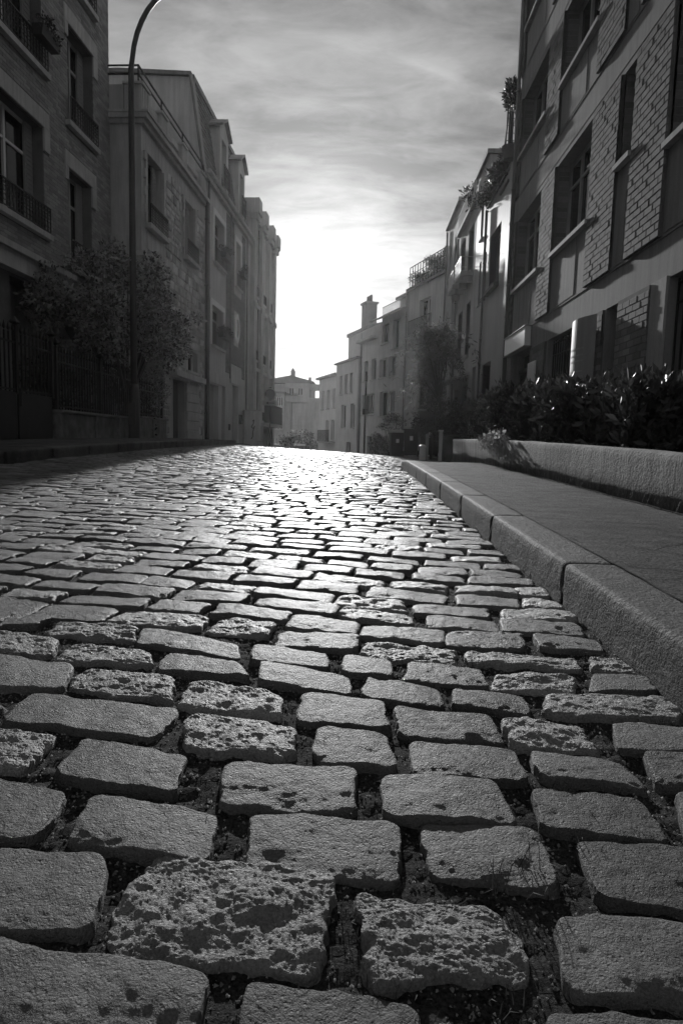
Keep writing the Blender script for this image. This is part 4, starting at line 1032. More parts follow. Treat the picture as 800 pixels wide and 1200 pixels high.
for (a, b, c, d) in opsC[3:]:
    q = FC.mb(); q.box(a, b, c, d, -.29, -.22); nn = max(1, int((b - a) / .55))
    for k in range(nn):
        u0_, u1_ = a + (b - a) * k / nn + .05, a + (b - a) * (k + 1) / nn - .05; q.box(u0_, u1_, .1, 1.1, -.222, -.20); q.box(u0_, u1_, 1.2, d - .15, -.222, -.20)
    dr = q.build('door', 'grey_paint' if b - a > 1 else 'dark_paint', FC.e)
    q = FC.mb(); q.tube([(a + .12, .95, -.2), (a + .12, .95, -.15), (a + .2, .95, -.14)], .012, 6); q.build('handle', 'iron', dr)
q = FC.mb(); q.box(28.8, 29.05, 1.2, 1.6, -.01, .12); q.build('letter_box', 'dark_paint', FC.e)
q = FC.mb(); q.box(26.9, 27.02, .9, 1.15, -.01, .06); q.build('intercom', 'dark_paint', FC.e)
pipe(FC, 23.5, .2, 9.5, .08, .045); pipe(FC, 29.95, .2, 9.5, .08, .045); pipe(FC, 26.9, 3, 9.5, .06, .03)

# ------------------------------------------------------------------ left: last house with stepped cornice (D)
FD = left_frame('stepped_house', 'hazy tall house whose cornice steps outwards at the end of the left row', 'house', -6.4, 30.92)
opsD = []
for (a, b) in ((31.6, 32.5), (33.7, 34.6), (35.5, 36.3)):
    for (c, d) in ((7.4, 9.2), (4.4, 6.3), (1.5, 3.4)): opsD.append((a, b, c, d))
opsD.append((33.2, 34.4, -3, .6))
q = FD.mb(); q.wall(30.92, 36.9, -3, 11.0, opsD, 0, .3); q.box(30.92, 36.9, -3, 11.0, -8, -.36); q.box(36.88, 36.9, -3, 11, -.36, 0); q.box(30.92, 30.94, -3, 11, -.36, 0); q.build('wall', 'render_pale', FD.e)
for k, u in enumerate((30.95, 32.75, 34.8, 36.4)):
    q = FD.mb(); q.box(u, u + .5, -3, 10.6, -.02, .22); q.box(u - .08, u + .58, 10.6, 10.85, -.02, .34); q.box(u - .12, u + .62, 10.85, 11.5, -1, .42); q.box(u - .06, u + .56, 6.7, 6.95, -.02, .28); q.build('pilaster', 'render_mid', FD.e)
q = FD.mb(); q.box(30.92, 36.95, 10.75, 11.05, -1, .18); q.box(30.92, 36.95, 6.85, 7.0, -.02, .16); q.box(30.92, 36.95, 3.85, 4.0, -.02, .16); q.build_each('cornice', 'stone_trim', FD.e)
for o_ in opsD[:9]: window(FD, *o_, 0, .24, 2, (), 'grey_paint', 'glass', (.1, .09, .05), dict(h=.45, b=.02, o=.1, e=.02), .055)
q = FD.mb(); q.box(31.2, 36.6, 1.2, 1.35, 0, .75); bal = q.build('balcony', 'stone_trim', FD.e)
rail_mesh(FD, 31.2, 36.6, 1.36, 2.3, .7).build('railing', 'iron', bal)
pipe(FD, 32.65, .2, 10.6, .06, .04)

# ------------------------------------------------------------------ vegetation helpers
def leaf_cloud(name, centres, n, size, m, parent=None, up=.3, elong=1.9, kind=None, spread=None, rs=None, fold=True, droop=0.0):
    """many small folded leaves gathered in clumps; centres: list of (x,y,z,r) in the parent's own axes"""
    g = rs or rng; C = np.array(centres, float); vol = C[:, 3] ** 2; pick = g.choice(len(C), n, p=vol / vol.sum())
    d = g.normal(size=(n, 3)); d /= np.linalg.norm(d, axis=1)[:, None]
    rad = C[pick, 3] * g.random(n) ** .45
    P = C[pick, :3] + d * rad[:, None] * np.array([1, 1, .85]); P[:, 2] -= droop * g.random(n) * C[pick, 3]
    ax = d * .8 + g.normal(size=(n, 3)) * .7; ax[:, 2] += up; ax /= np.linalg.norm(ax, axis=1)[:, None]
    sd = np.cross(ax, g.normal(size=(n, 3))); sd /= np.linalg.norm(sd, axis=1)[:, None]
    nr = np.cross(ax, sd)
    L = size * g.uniform(.6, 1.25, n)[:, None]; Wd = L / elong * .5
    b = P; t = P + ax * L; mid = P + ax * L * .5
    l = mid + sd * Wd + nr * Wd * .5; r = mid - sd * Wd + nr * Wd * .5
    V = np.stack([b, l, t, r], 1).reshape(-1, 3)
    i = np.arange(n) * 4
    Fc = np.concatenate([np.stack([i, i + 1, i + 2], 1), np.stack([i, i + 2, i + 3], 1)])
    o = np_mesh(name, V, Fc, m, parent, smooth=False)
    if kind: o['kind'] = kind
    return o
def branchy(parent, base, tips, r0, m='bark', name='trunk', seed=1, fork=.35):
    """tapered trunk with limbs reaching to the given tips"""
    q = MB(1.0); rd = random.Random(seed); bx, by, bz = base
    tx = sum(t[0] for t in tips) / len(tips); ty = sum(t[1] for t in tips) / len(tips); tz = min(t[2] for t in tips)
    k = Vector((bx + (tx - bx) * .3, by + (ty - by) * .3, bz + (tz - bz) * fork + .1))
    q.tube([(bx, bz, by), (bx + .03, bz + (k.z - bz) * .5, by - .02), (k.x, k.z, k.y)], [r0, r0 * .8, r0 * .65], 9)
    for t in tips:
        m1 = k.lerp(Vector(t[:3]), .5) + Vector((rd.uniform(-.15, .15), rd.uniform(-.15, .15), rd.uniform(0, .2)))
        q.tube([(k.x, k.z, k.y), (m1.x, m1.z, m1.y), (t[0], t[2], t[1])], [r0 * .5, r0 * .3, r0 * .08], 6)
    return q.build(name, m, parent, smooth=True)
def bush(name, label, cat, loc, blobs, n, size, m, up=.4, elong=2.0, group=None, stem=.02, twigs=8, seed=1, flowers=0, droop=0.0):
    g = np.random.default_rng(seed); e = empty(name, loc, 0, label, cat, group)
    leaf_cloud('foliage', blobs, n, size, m, e, up, elong, rs=g, droop=droop)
    q = MB(1.0)
    for k in range(twigs):
        b = blobs[int(g.integers(len(blobs)))]; a = g.normal(size=3) * b[3] * .5
        x0, y0 = g.normal(0, .08, 2); q.tube([(x0, 0, y0), ((x0 + b[0]) / 2, b[2] * .55, (y0 + b[1]) / 2), (b[0] + a[0], b[2] + abs(a[2]), b[1] + a[1])], [stem, stem * .7, stem * .25], 5)
    q.build('stem', 'bark', e)
    if flowers: leaf_cloud('blossom', blobs, flowers, size * .9, 'petal', e, .2, 1.2, rs=g)
    return e

# laurels behind the low wall
laur = [(2.65, 5.6, 2.05, 'laurel bush nearest the edge of the frame above the low wall'), (2.55, 6.7, 2.0, 'low dark laurel bush in front of the dark barred opening'), (2.55, 7.9, 2.0, 'laurel bush with upright shoots below the grey brick pier'),
        (2.5, 9.2, 2.0, 'tallest laurel bush standing below the bowed panel'), (2.55, 10.5, 2.0, 'laurel bush below the dark grille with pale young leaves'), (2.5, 11.7, 2.0, 'laurel bush at the far end of the low wall beside the entrance')]
hts = [.56, .60, .70, .84, .80, .62]
for k, (x, y, _, lb) in enumerate(laur):
    g = np.random.default_rng(40 + k); zb = zr(1.2, y) + .40; hh = hts[k]; bl = []
    for j in range(34):
        bx, by = g.uniform(-.52, .58), g.uniform(-.68, .68); top = hh * (1 - .25 * (by / .7) ** 2) * g.uniform(.72, 1.12)
        for zz in np.linspace(.12, top, 3): bl.append((bx * (1 + .1 * zz), by, zz, g.uniform(.10, .17)))
    bush('laurel_bush', lb, 'bush', (x, y, zb), bl, 3800, .105, 'leaf_dark', .9, 2.6, 'laurel bushes along the planting bed', .014, 22, 50 + k)
# a straggling plant hanging over the wall
bush('trailing_plant', 'straggling pale plant hanging over the low wall top', 'plant', (1.90, 8.9, zr(1.2, 8.9) + .50), [(0, 0, .05, .12), (-.16, -.15, -.02, .12), (-.14, .2, .0, .10), (-.17, -.5, .02, .10), (-.18, -.9, .03, .10)], 420, .06, 'leaf_pale', .1, 2.4, None, .006, 8, 77, 26, .6)
grass('wall_weeds', [(1.77, y, 7, .14, .015, .4) for y in np.arange(3.6, 9.5, .10)] + [(1.76, y, 10, .22, .02, .35) for y in (5.0, 5.25, 5.5, 5.8, 6.1, 6.6)], 'grass', None)
bpy.data.objects['wall_weeds']['label'] = 'thin dry weeds growing at the foot of the wall'

# the big shrub tree behind the left fence
tr = empty('street_tree', (-5.95, 15.9, zr(LX, 15.9) + .2), 0, 'small spreading tree behind the lamp post, crown leaning over the fence', 'tree')
g = np.random.default_rng(5); cs = []
while len(cs) < 150:
    t_ = g.uniform(-1, 1); y = 15.8 + 2.75 * t_; x = -5.55 + .28 * t_ + g.uniform(-.75, .75); rr_ = math.sqrt(max(.03, 1 - t_ * t_))
    z = 3.55 + g.uniform(-1, 1) * 1.25 * rr_ + .25 * t_
    if y < 15.75 and abs(x + 5.36 * y / 15.5) < .30: continue      # the crown parts round the lamp post
    cs.append((x + 5.95, y - 15.9, z - zr(LX, 15.9) - .2, g.uniform(.12, .36)))
tips = [(c[0], c[1], c[2]) for c in cs[::8]]
branchy(tr, (0, .3, -.1), tips, .10, seed=4)
leaf_cloud('crown', cs, 15000, .11, 'leaf_mid', tr, .1, 1.7, rs=g)
shr = [((-6.5, 13.6), 1.0, 'dark shrub behind the railings beside the gate', 'leaf_dark'), ((-6.3, 14.7), .85, 'dense low shrub behind the fence left of the lamp post', 'leaf_dark'),
       ((-6.1, 17.1), 1.2, 'dark leafy shrub above the low wall right of the lamp post', 'leaf_dark'), ((-5.95, 18.2), 1.15, 'shrub at the end of the fence beside the rubble house door', 'leaf_mid')]
for k, ((x, y), h, lb, m_) in enumerate(shr):
    g = np.random.default_rng(80 + k); bl = [(g.uniform(-.42, .42), g.uniform(-.6, .6), g.uniform(.2, h * 1.5), g.uniform(.16, .32)) for _ in range(26)]
    bush('shrub', lb, 'shrub', (x, y, zr(LX, y) + .2), bl, 2600, .08, m_, .3, 1.9, 'shrubs of the front garden', .018, 14, 90 + k)
yc_ = empty('spiky_plant', (-5.95, 13.2, zr(LX, 13.2) + .45), 0, 'pale spiky plant poking through the railings', 'plant')
q = MB(1.0)
for k in range(26):
    a = k * 2.4; L = random.uniform(.3, .5); el = random.uniform(.2, 1.2); dx, dy, dz = math.cos(a) * math.cos(el) * L, math.sin(a) * math.cos(el) * L, math.sin(el) * L
    sx, sy = -math.sin(a) * .022, math.cos(a) * .022
    q.face([(0, .5, 0), (dx * .5 + sx, .5 + dz * .6, dy * .5 + sy), (dx, .5 + dz * .85, dy), (dx * .5 - sx, .5 + dz * .6, dy * .5 - sy)])
q.build('leaves', 'leaf_pale', yc_)
q = MB(1.0); q.tube([(0, -.25, 0), (.01, .5, 0)], [.04, .03], 7); q.build('stem', 'bark', yc_)

# weeping tree and shrubs on the right beyond the wall
wt = empty('weeping_tree', (2.35, 18.6, zr(1.2, 18.6)), 0, 'feathery weeping tree hanging before the houses on the right', 'tree')
g = np.random.default_rng(15); cs = []
for j in range(34):                                             # long arching boughs that hang at their ends
    a = g.uniform(0, 6.28); R_ = g.uniform(.3, 1.35); top = g.uniform(2.3, 3.7); dr = g.uniform(.6, 1.9)
    for t_ in np.linspace(.1, 1, 9): cs.append((R_ * t_ ** .8 * math.cos(a) - .28, R_ * t_ * math.sin(a), top + .35 * math.sin(t_ * 2.2) - dr * t_ ** 2.2, .17 - .11 * t_))
branchy(wt, (0.05, 0, -.1), [c[:3] for c in cs[4::27]], .06, seed=9, fork=.7)
leaf_cloud('crown', cs, 6000, .15, 'leaf_pale', wt, -.5, 4.5, rs=g, droop=1.2)
sh2 = [((2.55, 15.9), (.8, .45), 1.35, 'broad dark shrub behind the white post and wall end', 'leaf_dark', 3600), ((2.95, 14.3), (.5, .4), .85, 'low rounded shrub against the stucco house', 'leaf_dark', 2200),
       ((2.9, 20.6), (.45, .5), 1.35, 'dark shrub beneath the weeping tree', 'leaf_dark', 2400), ((1.45, 27.6), (.85, .6), 1.9, 'loose leafy shrub above the wheelie bins', 'leaf_mid', 2600), ((.95, 31.5), (.5, .5), 1.5, 'grey-green shrub before the white house', 'leaf_mid', 2400),
       ((2.6, 23.0), (.6, .6), 2.6, 'tall dark evergreen bush between the weeping tree and balcony house', 'leaf_dark', 3200)]
for k, ((x, y), (ex, ey), h, lb, m_, n_) in enumerate(sh2):
    g = np.random.default_rng(120 + k); bl = []
    for _ in range(34):
        z = g.uniform(.1, 1) ** .8 * h; f_ = math.sqrt(max(.1, 1 - (z / h) ** 3)); bl.append((g.uniform(-ex, ex) * f_, g.uniform(-ey, ey) * f_, z, g.uniform(.12, .26)))
    bush('shrub', lb, 'shrub', (x, y, zr(1.2, y)), bl, n_, .085, m_, .3, 2.0, 'shrubs before the right-hand houses', .016, 14, 140 + k)
# roof and terrace plants
def plant_row(name, label, F, u0, u1, v, w, n, h, cnt, m, seed, thing='hedge'):
    g = np.random.default_rng(seed); e = empty(name, (0, 0, 0), 0, label, thing)
    e.matrix_world = F.e.matrix_world if False else Matrix.Translation(F.e.location) @ Matrix.Rotation(F.e.rotation_euler.z, 4, 'Z') @ Matrix.Translation(((u0 + u1) / 2 - F.off, F.s * w, v))
    bl = [((u0 - u1) / 2 + (u1 - u0) * g.random(), g.uniform(-.2, .2), g.uniform(.05, h) * g.random() ** .5, g.uniform(.13, .28)) for _ in range(n)]
    leaf_cloud('foliage', bl, cnt, .14, m, e, .6, 2.6, rs=g)
    q = MB(1.0)
    for k in range(n // 2): b = bl[k]; q.tube([(b[0], -.05, b[1]), (b[0] + .04, b[2] + .1, b[1])], [.014, .005], 5)
    q.build('stem', 'bark', e); return e
plant_row('roof_hedge', 'untidy planting behind the roof fence of the white house', FH, 0.1, 4.0, 8.17, -.3, 60, 1.1, 4600, 'leaf_mid', 200)
plant_row('roof_plants', 'sparse shrubs on the stepped roof of the white house', FH, 4.2, 6.4, 7.7, -1.2, 16, .9, 900, 'leaf_mid', 201, 'plant')
plant_row('terrace_vine', 'vine spilling over the stucco house terrace parapet', FJ, 17.0, 20.0, 7.5, .02, 30, .75, 1700, 'leaf_dark', 202, 'vine')
plant_row('terrace_plant', 'thin plant at the end of the balcony house terrace', FI, 22.0, 22.7, 8.45, .1, 7, .9, 260, 'leaf_dark', 203, 'plant')
rp = bush('potted_shrub', 'round dark shrub on a high trellis beside the block corner', 'plant', (3.47, 16.75, 7.5), [(0.0, 0, 1.5, .22), (.05, .1, 1.3, .18), (-.02, -.1, 1.66, .14)], 800, .11, 'leaf_dark', .4, 2.6, None, .02, 6, 210)
q = MB(1.0)
for k in range(5): q.box(-.1 + .05 * k - .008, -.1 + .05 * k + .008, 0.05, 1.1, -.01, .01)
for k in range(6): q.box(-.11, .11, .1 + .17 * k, .116 + .17 * k, .01, .022)
q.build('trellis', 'dark_paint', rp)
q = MB(1.0); q.tube([(0, 0.0, 0), (0, .3, 0)], [.16, .2], 10); q.build('pot', 'tile_roof', rp)

# window boxes
def window_box(F, label, u, v, w, L, n, seed, m='leaf_dark'):
    e = empty('window_box', (0, 0, 0), 0, label, 'window box', 'planted boxes at the left-hand windows')
    e.matrix_world = Matrix.Translation(F.e.location) @ Matrix.Rotation(F.e.rotation_euler.z, 4, 'Z') @ Matrix.Translation((u - F.off, F.s * w, v))
    q = MB(1.0); q.prism_u([(-.09, 0), (.09, 0), (.12, .2), (-.12, .2)], -L / 2, L / 2); q.build('box', 'dark_paint', e)
    g = np.random.default_rng(seed); bl = [(g.uniform(-L / 2, L / 2), g.uniform(-.1, .1), g.uniform(.15, .42), g.uniform(.08, .16)) for _ in range(12)]
    leaf_cloud('foliage', bl, n, .07, m, e, .3, 1.6, rs=g, droop=.5)
window_box(FA, 'dark window box on the upper balcony railing of the brick house', 13.75, 8.30, .24, .7, 420, 301)
window_box(FC, 'full window box at the upper window of the mansard house beside the downpipe', 25.35, 7.25, .25, .9, 520, 302)
window_box(FC, 'bushy window box at the lower window of the mansard house', 25.2, 4.3, .25, 1.3, 900, 303)
window_box(FC, 'small window box under the gutter near the oval window', 28.45, 7.35, .25, .7, 420, 304)

# ------------------------------------------------------------------ left: fence, gate, lamp
def fx(y): return -5.72 + SL * y * .25
fw = empty('fence_wall', (fx(12.2), 12.2, zr(LX, 12.2) + .15), 0, 'low mottled garden wall carrying the iron railings', 'wall')
FWR = math.pi / 2 - math.atan(SL * .25)
fw.rotation_euler = (0, 0, FWR)
q = MB(-1.0); joints = [0, 1.6, 2.9, 4.25, 5.35, 6.55]
for a, b in zip(joints, joints[1:]): q.bevel_box(a + .004, b - .004, -.3, .50 + (.06 if a > 4 else .0), -.22, random.uniform(-.006, .006), .02)
for a in joints[1:-1]: q.box(a - .07, a + .07, -.3, .545, -.23, .03)
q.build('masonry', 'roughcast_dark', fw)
q = MB(-1.0); q.bevel_box(-.02, 4.2, .502, .56, -.26, .05, .015); q.bevel_box(4.36, 6.6, .562, .61, -.26, .05, .015); q.build_each('coping', 'stone_dark', fw)
def railing_run(name, label, cat, u0, u1, v0, v1, step, posts=(), spear=True, w=-.11, parts='bar', r=.011):
    e = empty(name, (fx(12.2), 12.2, zr(LX, 12.2) + .15), FWR, label, cat)
    def bar(u, r_, top, nm='bar'):
        q = MB(-1.0); q.box(u - r_, u + r_, v0, top, w - r_, w + r_)
        if spear:
            i = len(q.V); 
            for (a, b) in ((-1.9, -1.9), (1.9, -1.9), (1.9, 1.9), (-1.9, 1.9)): q.p(u + a * r_, top + .05, w + b * r_)
            q.p(u, top + .16, w); q.p(u, top, w)
            for k in range(4): q.F.append([i + k, i + (k + 1) % 4, i + 4]); q.F.append([i + (k + 1) % 4, i + k, i + 5])
        return q.build(nm, 'iron', e)
    n = int((u1 - u0) / step)
    for k in range(n + 1):
        u = u0 + (u1 - u0) * k / n
        if not any(abs(u - p) < .05 for p in posts): bar(u, r, v1)
    q = MB(-1.0)
    for v in (v0 + .07, v1 - .16): q.box(u0, u1, v - .016, v + .016, w - .016, w + .0165)
    q.build('rail', 'iron', e)
    for p in posts: bar(p, .035, v1 + .12, 'post')
    return e
railing_run('fence', 'black iron railings on the low wall left of the lamp post', 'fence', .05, 4.15, .56, 1.62, .125, (.05, 2.1, 4.1))
railing_run('fence', 'short stretch of iron railings right of the lamp post', 'fence', 4.4, 6.45, .61, 1.45, .125, (4.4, 6.45))
ga = railing_run('gate', 'tall double iron gate with solid black lower panels', 'gate', -2.6, -.12, .75, 1.75, .125, (-2.6, -1.36, -.12))
q = MB(-1.0); q.box(-2.56, -1.4, .0, .78, -.125, -.09); q.box(-1.32, -.16, .0, .78, -.125, -.09); q.build('panel', 'dark_paint', ga)
q = MB(-1.0); q.box(-1.30, -1.26, .55, .85, -.09, -.05); q.tube([(-1.28, .8, -.05), (-1.28, .8, .0), (-1.18, .8, .01)], .012, 6); q.build('handle', 'galvanised', ga)
railing_run('fence', 'iron railings left of the tall gate at the frame edge', 'fence', -6.5, -2.75, .45, 1.6, .125, (-6.5, -2.75))
fw2 = empty('fence_wall', (fx(12.2), 12.2, zr(LX, 12.2) + .15), FWR, 'low garden wall left of the tall gate at the frame edge', 'wall')
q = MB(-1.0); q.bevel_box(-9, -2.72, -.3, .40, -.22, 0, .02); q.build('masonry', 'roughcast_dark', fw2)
q = MB(-1.0); q.bevel_box(-9, -2.70, .402, .45, -.26, .04, .015); q.build('coping', 'stone_dark', fw2)

lp = empty('street_lamp', (-5.36, 15.5, zr(LX, 15.5) + .14), 0, 'tall grey street lamp with a long curved arm over the street', 'street lamp')
q = MB(1.0); q.tube([(0, -.1, 0), (0, .02, 0), (0, .06, 0), (0, 1.15, 0), (0, 1.22, 0), (0, 1.3, 0)], [.15, .15, .135, .128, .10, .085], 14); q.build('base', 'galvanised', lp, smooth=True)
pts = [(0, 1.28, 0), (0, 4.5, 0), (0, 7.6, 0), (.0, 8.3, 0)] + [(.02 + 1.25 * (1 - math.cos(t)), 8.3 + 1.75 * math.sin(t), -.0) for t in np.linspace(.12, 1.45, 9)] + [(1.9, 10.12, 0)]
q = MB(1.0); q.tube(pts, [.082, .075, .066, .062] + [.055] * 9 + [.045], 12); q.build('pole', 'galvanised', lp, smooth=True)
q = MB(1.0); q.box(-.09, .09, .35, .85, -.15, -.125); q.build('hatch', 'galvanised', lp)
q = MB(1.0); q.tube([(1.85, 10.13, 0), (2.0, 10.13, 0), (2.3, 10.12, 0), (2.6, 10.08, 0), (2.7, 10.05, 0)], [.05, .11, .16, .12, .03], 12); q.build('lamp_head', 'galvanised', lp, smooth=True)
q = MB(1.0); q.tube([(2.02, 10.04, 0), (2.3, 10.0, 0), (2.58, 10.0, 0)], [.07, .11, .06], 10); q.build('lens', 'glass', lp, smooth=True)

# ------------------------------------------------------------------ left: sign, cabinet, bollards, far wall
def ground_at(x, y): return zr(x, y)
zs = zr(LX, 29) + .05
st = empty('road_sign', (-3.95, 29.0, zs), 0, 'round road sign with a small plate on a dark post', 'road sign')
q = MB(1.0); q.tube([(0, -.3, 0), (0, 2.95, 0)], .045, 8); q.build('post', 'dark_paint', st)
hz_ = 2.55 - zs
q = MB(-1.0); q.tube([(0, hz_, .05), (0, hz_, .07)], .27, 24); q.build('disc', 'sign_dark', st)
q = MB(-1.0)
for k in range(24):
    t0, t1 = 2 * math.pi * k / 24, 2 * math.pi * (k + 1) / 24
    q.face([(.22 * math.cos(t0), hz_ + .22 * math.sin(t0), .073), (.27 * math.cos(t0), hz_ + .27 * math.sin(t0), .073), (.27 * math.cos(t1), hz_ + .27 * math.sin(t1), .073), (.22 * math.cos(t1), hz_ + .22 * math.sin(t1), .073)])
q.build('rim', 'grey_paint', st)
q = MB(-1.0); q.box(-.33, .33, hz_ - .50, hz_ - .28, .05, .065); pl = q.build('plate', 'grey_paint', st)
q = MB(-1.0); q.face([(-.2, hz_ - .39, .068), (-.08, hz_ - .33, .068), (-.08, hz_ - .45, .068)]); q.face([(-.08, hz_ - .405, .068), (.2, hz_ - .405, .068), (.2, hz_ - .375, .068), (-.08, hz_ - .375, .068)]); q.build('arrow', 'sign_dark', pl)
zc = zr(LX, 29.4)
cab = empty('utility_cabinet', (-4.85, 29.4, zc), 0, 'pale utility cabinet with a scrawled black tag on its front', 'cabinet')
q = MB(-1.0); q.bevel_box(-.34, .38, -.4, 2.0, -.4, 0, .02); q.build('case', 'render_pale', cab)
q = MB(-1.0); q.box(-.38, .42, 2.0, 2.06, -.44, .04); q.build('lid', 'grey_paint', cab)
q = MB(-1.0); sc_ = [(.05, 1.55), (.12, 1.62), (.10, 1.45), (.0, 1.30), (.10, 1.22), (.16, 1.35), (.08, 1.1), (.06, .85), (.0, .75)]
for (a, b) in zip(sc_, sc_[1:]):
    d_ = Vector((b[0] - a[0], b[1] - a[1])); n_ = Vector((-d_.y, d_.x)).normalized() * .022
    q.face([(a[0] + n_.x, a[1] + n_.y, .004), (b[0] + n_.x, b[1] + n_.y, .004), (b[0] - n_.x, b[1] - n_.y, .004), (a[0] - n_.x, a[1] - n_.y, .004)])
q.build('graffiti', 'sign_dark', cab)
def bollard(x, y, h, r, m, label, zb):
    e = empty('bollard', (x, y, zb), 0, label, 'bollard', 'street bollards')
    q = MB(1.0); q.tube([(0, -.3, 0), (0, h - .06, 0)], [r, r * .95], 12); q.build('post', m, e, smooth=False)
    q = MB(1.0); q.tube([(0, h - .06, 0), (0, h - .03, 0), (0, h, 0)], [r * 1.12, r * 1.1, r * .5], 12); q.build('cap', m, e)
bollard(-4.42, 29.2, .75, .14, 'render_mid', 'stubby pale bollard left of the round road sign', zr(LX, 29.2) - .05)
bollard(-4.05, 29.8, .7, .07, 'grey_paint', 'thin grey bollard close behind the sign post', zr(LX, 29.8) - .05)
gw = empty('parapet_wall', (-5.3, 44.0, zr(-5, 44)), 0, 'dark wall with a pale coping beyond the crest by the road sign', 'wall')
q = MB(-1.0); q.box(-1.6, 1.6, -.5, 2.4, -.3, 0); q.build('masonry', 'render_dark', gw)
q = MB(-1.0); q.bevel_box(-1.7, 1.7, 2.4, 2.53, -.4, .08, .02); q.build('coping', 'sign_white', gw)
g = np.random.default_rng(61)
bush('flowering_bush', 'white-flowering bush behind the round road sign', 'bush', (-3.15, 31.5, zr(-3.2, 31.5)), [(g.uniform(-.55, .55), g.uniform(-.4, .4), g.uniform(.2, 1.35), g.uniform(.15, .3)) for _ in range(24)], 1800, .10, 'leaf_mid', .3, 1.8, None, .015, 10, 62, 420)
te = empty('street_tree', (-3.9, 52.0, zr(-3.9, 52)), 0, 'hazy bushy tree in front of the end house', 'tree')
g = np.random.default_rng(63); cs = []
for _ in range(50):
    d_ = g.normal(size=3); d_ /= np.linalg.norm(d_); cs.append((d_[0] * 1.2 * g.random() ** .4, d_[1] * 1.1, 3.0 + d_[2] * 1.7 * g.random() ** .4, g.uniform(.25, .5)))
branchy(te, (0, 0, -.3), [c[:3] for c in cs[::6]], .12, seed=64); leaf_cloud('crown', cs, 4200, .16, 'leaf_mid', te, .1, 1.6, rs=g)

# ------------------------------------------------------------------ right: bins, bollards, post, wall return
def wheelie(x, y, rz, h, w_, label, lid_open, m='plastic_bin'):
    e = empty('wheelie_bin', (x, y, zr(min(x, 1.5), y) + .03), rz, label, 'bin', 'wheelie bins before the white house')
    q = MB(-1.0); a, b = w_ / 2 * .86, w_ / 2
    i = len(q.V)
    for (hw, v, dd) in ((a, .06, .26), (b, h * .93, .33)):
        for (sx, sy) in ((-1, 1), (1, 1), (1, -1), (-1, -1)): q.p(sx * hw, v, sy * dd)
    for k in range(4): kk = (k + 1) % 4; q.F.append([i + k, i + kk, i + 4 + kk, i + 4 + k])
    q.F.append([i, i + 1, i + 2, i + 3]); q.F.append([i + 7, i + 6, i + 5, i + 4])
    q.box(-b - .02, b + .02, h * .90, h * .935, -.35, .35); q.build('body', m, e)
    q = MB(-1.0)
    if lid_open: q.prism_u([(-.33, h * .94), (.22, h * 1.32), (.20, h * 1.36), (-.36, h * .98)], -b - .02, b + .02)
    else: q.prism_u([(-.36, h * .937), (.37, h * .937), (.34, h * .99), (-.2, h * 1.04), (-.36, h)], -b - .02, b + .02)
    q.build('lid', 'grey_paint', e)
    q = MB(-1.0); q.tube([(-b + .05, h * .96, -.42), (b - .05, h * .96, -.42)], .018, 6); q.build('handle', m, e)
    for sx in (-1, 1): q = MB(-1.0); q.tube([(sx * (a + .0), .1, -.26), (sx * (a + .05), .1, -.26)], .1, 12); q.build('wheel', 'iron', e)
    q = MB(-1.0); q.box(-.06, .06, h * .55, h * .7, .318, .325); q.build('sticker', 'sign_white', e)
wheelie(1.45, 25.2, .1, 1.0, .5, 'smallest dark wheelie bin at the left of the row', False)
wheelie(1.95, 24.4, -.05, 1.1, .55, 'dark wheelie bin with pale sticker in the middle of the row', False)
wheelie(2.45, 23.0, .05, 1.2, .7, 'large dark wheelie bin with its lid propped open', True)
zb = zr(1.2, 14.2)
bollard(1.47, 15.0, .36, .075, 'sign_white', 'short white bollard at the pavement end', zr(1.2, 15.0))
bollard(1.60, 15.3, .62, .04, 'grey_paint', 'slim grey bollard just right of the short white bollard', zr(1.2, 15.3))
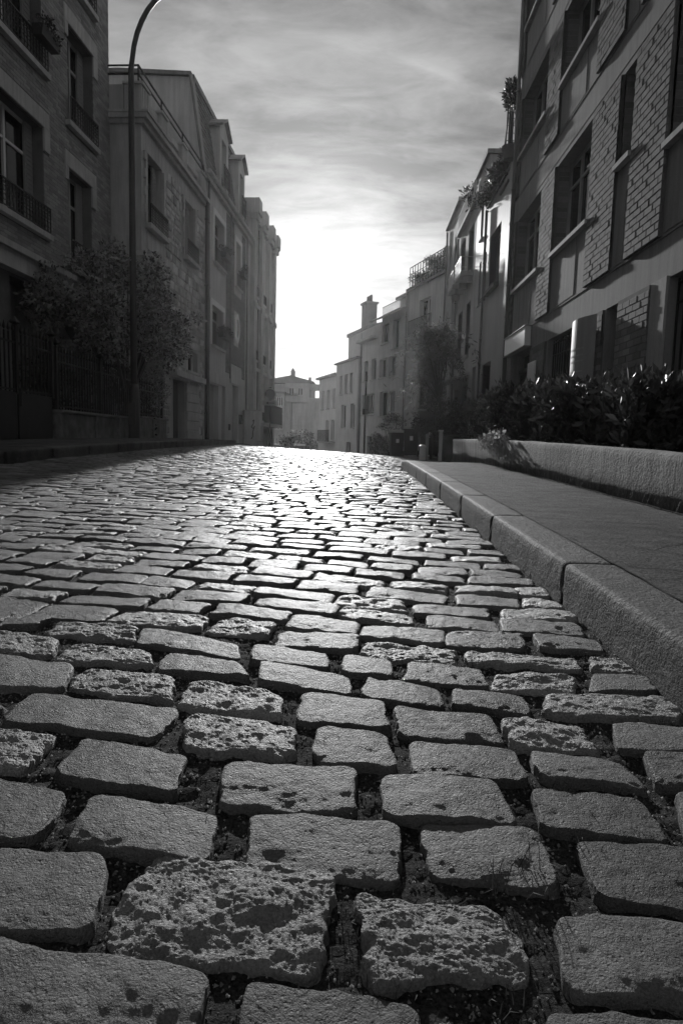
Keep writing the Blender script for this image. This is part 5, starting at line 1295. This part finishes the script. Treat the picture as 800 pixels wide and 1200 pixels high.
bollard(1.72, 15.5, .60, .04, 'galvanised', 'slim dark bollard nearest the white post', zr(1.2, 15.5))
pw = empty('gate_post', (1.80, 14.4, zr(1.2, 14.4)), 0, 'slender white square post beside the end of the wall', 'post')
q = MB(1.0); q.bevel_box(-.035, .035, -.1, .66, -.035, .035, .008); q.build('shaft', 'sign_white', pw); q = MB(1.0); q.box(-.05, .05, .66, .69, -.05, .05); q.build('cap', 'sign_white', pw)
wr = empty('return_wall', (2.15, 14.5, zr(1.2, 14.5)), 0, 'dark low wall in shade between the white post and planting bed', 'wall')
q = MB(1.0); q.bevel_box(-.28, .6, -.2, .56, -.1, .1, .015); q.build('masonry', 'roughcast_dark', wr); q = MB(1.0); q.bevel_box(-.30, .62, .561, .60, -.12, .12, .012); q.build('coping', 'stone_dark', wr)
tp = empty('utility_pole', (0.30, 34.0, zr(.3, 34)), 0, 'thin dark pole standing before the white house', 'pole')
q = MB(1.0); q.tube([(0, -.5, 0), (0, 5.2, 0)], [.06, .045], 8); q.build('shaft', 'dark_paint', tp); q = MB(1.0); q.box(-.14, .14, 3.0, 3.3, -.08, .08); q.build('box', 'dark_paint', tp)

# ------------------------------------------------------------------ air
hx0, hx1, hy0, hy1, hz0, hz1 = -45, 45, -12, 110, -12, 16.5
hzo = mesh_obj('haze', [(x, y, z) for z in (hz0, hz1) for (x, y) in ((hx0, hy0), (hx1, hy0), (hx1, hy1), (hx0, hy1))],
               [(3, 2, 1, 0), (4, 5, 6, 7), (0, 1, 5, 4), (1, 2, 6, 5), (2, 3, 7, 6), (3, 0, 4, 7)], 'mortar')
hzo['kind'] = 'stuff'; hzo['label'] = 'thin bright morning haze filling the street'
hm = bpy.data.materials.new('haze'); hm.use_nodes = True; t = NT(hm.node_tree)
pv = t.n('ShaderNodeVolumePrincipled', inp={'Color': (.95, .95, .95, 1), 'Density': HAZE, 'Anisotropy': .78})
oo = t.n('ShaderNodeOutputMaterial'); hm.node_tree.links.new(pv.outputs[0], oo.inputs['Volume'])
hzo.data.materials.clear(); hzo.data.materials.append(hm)
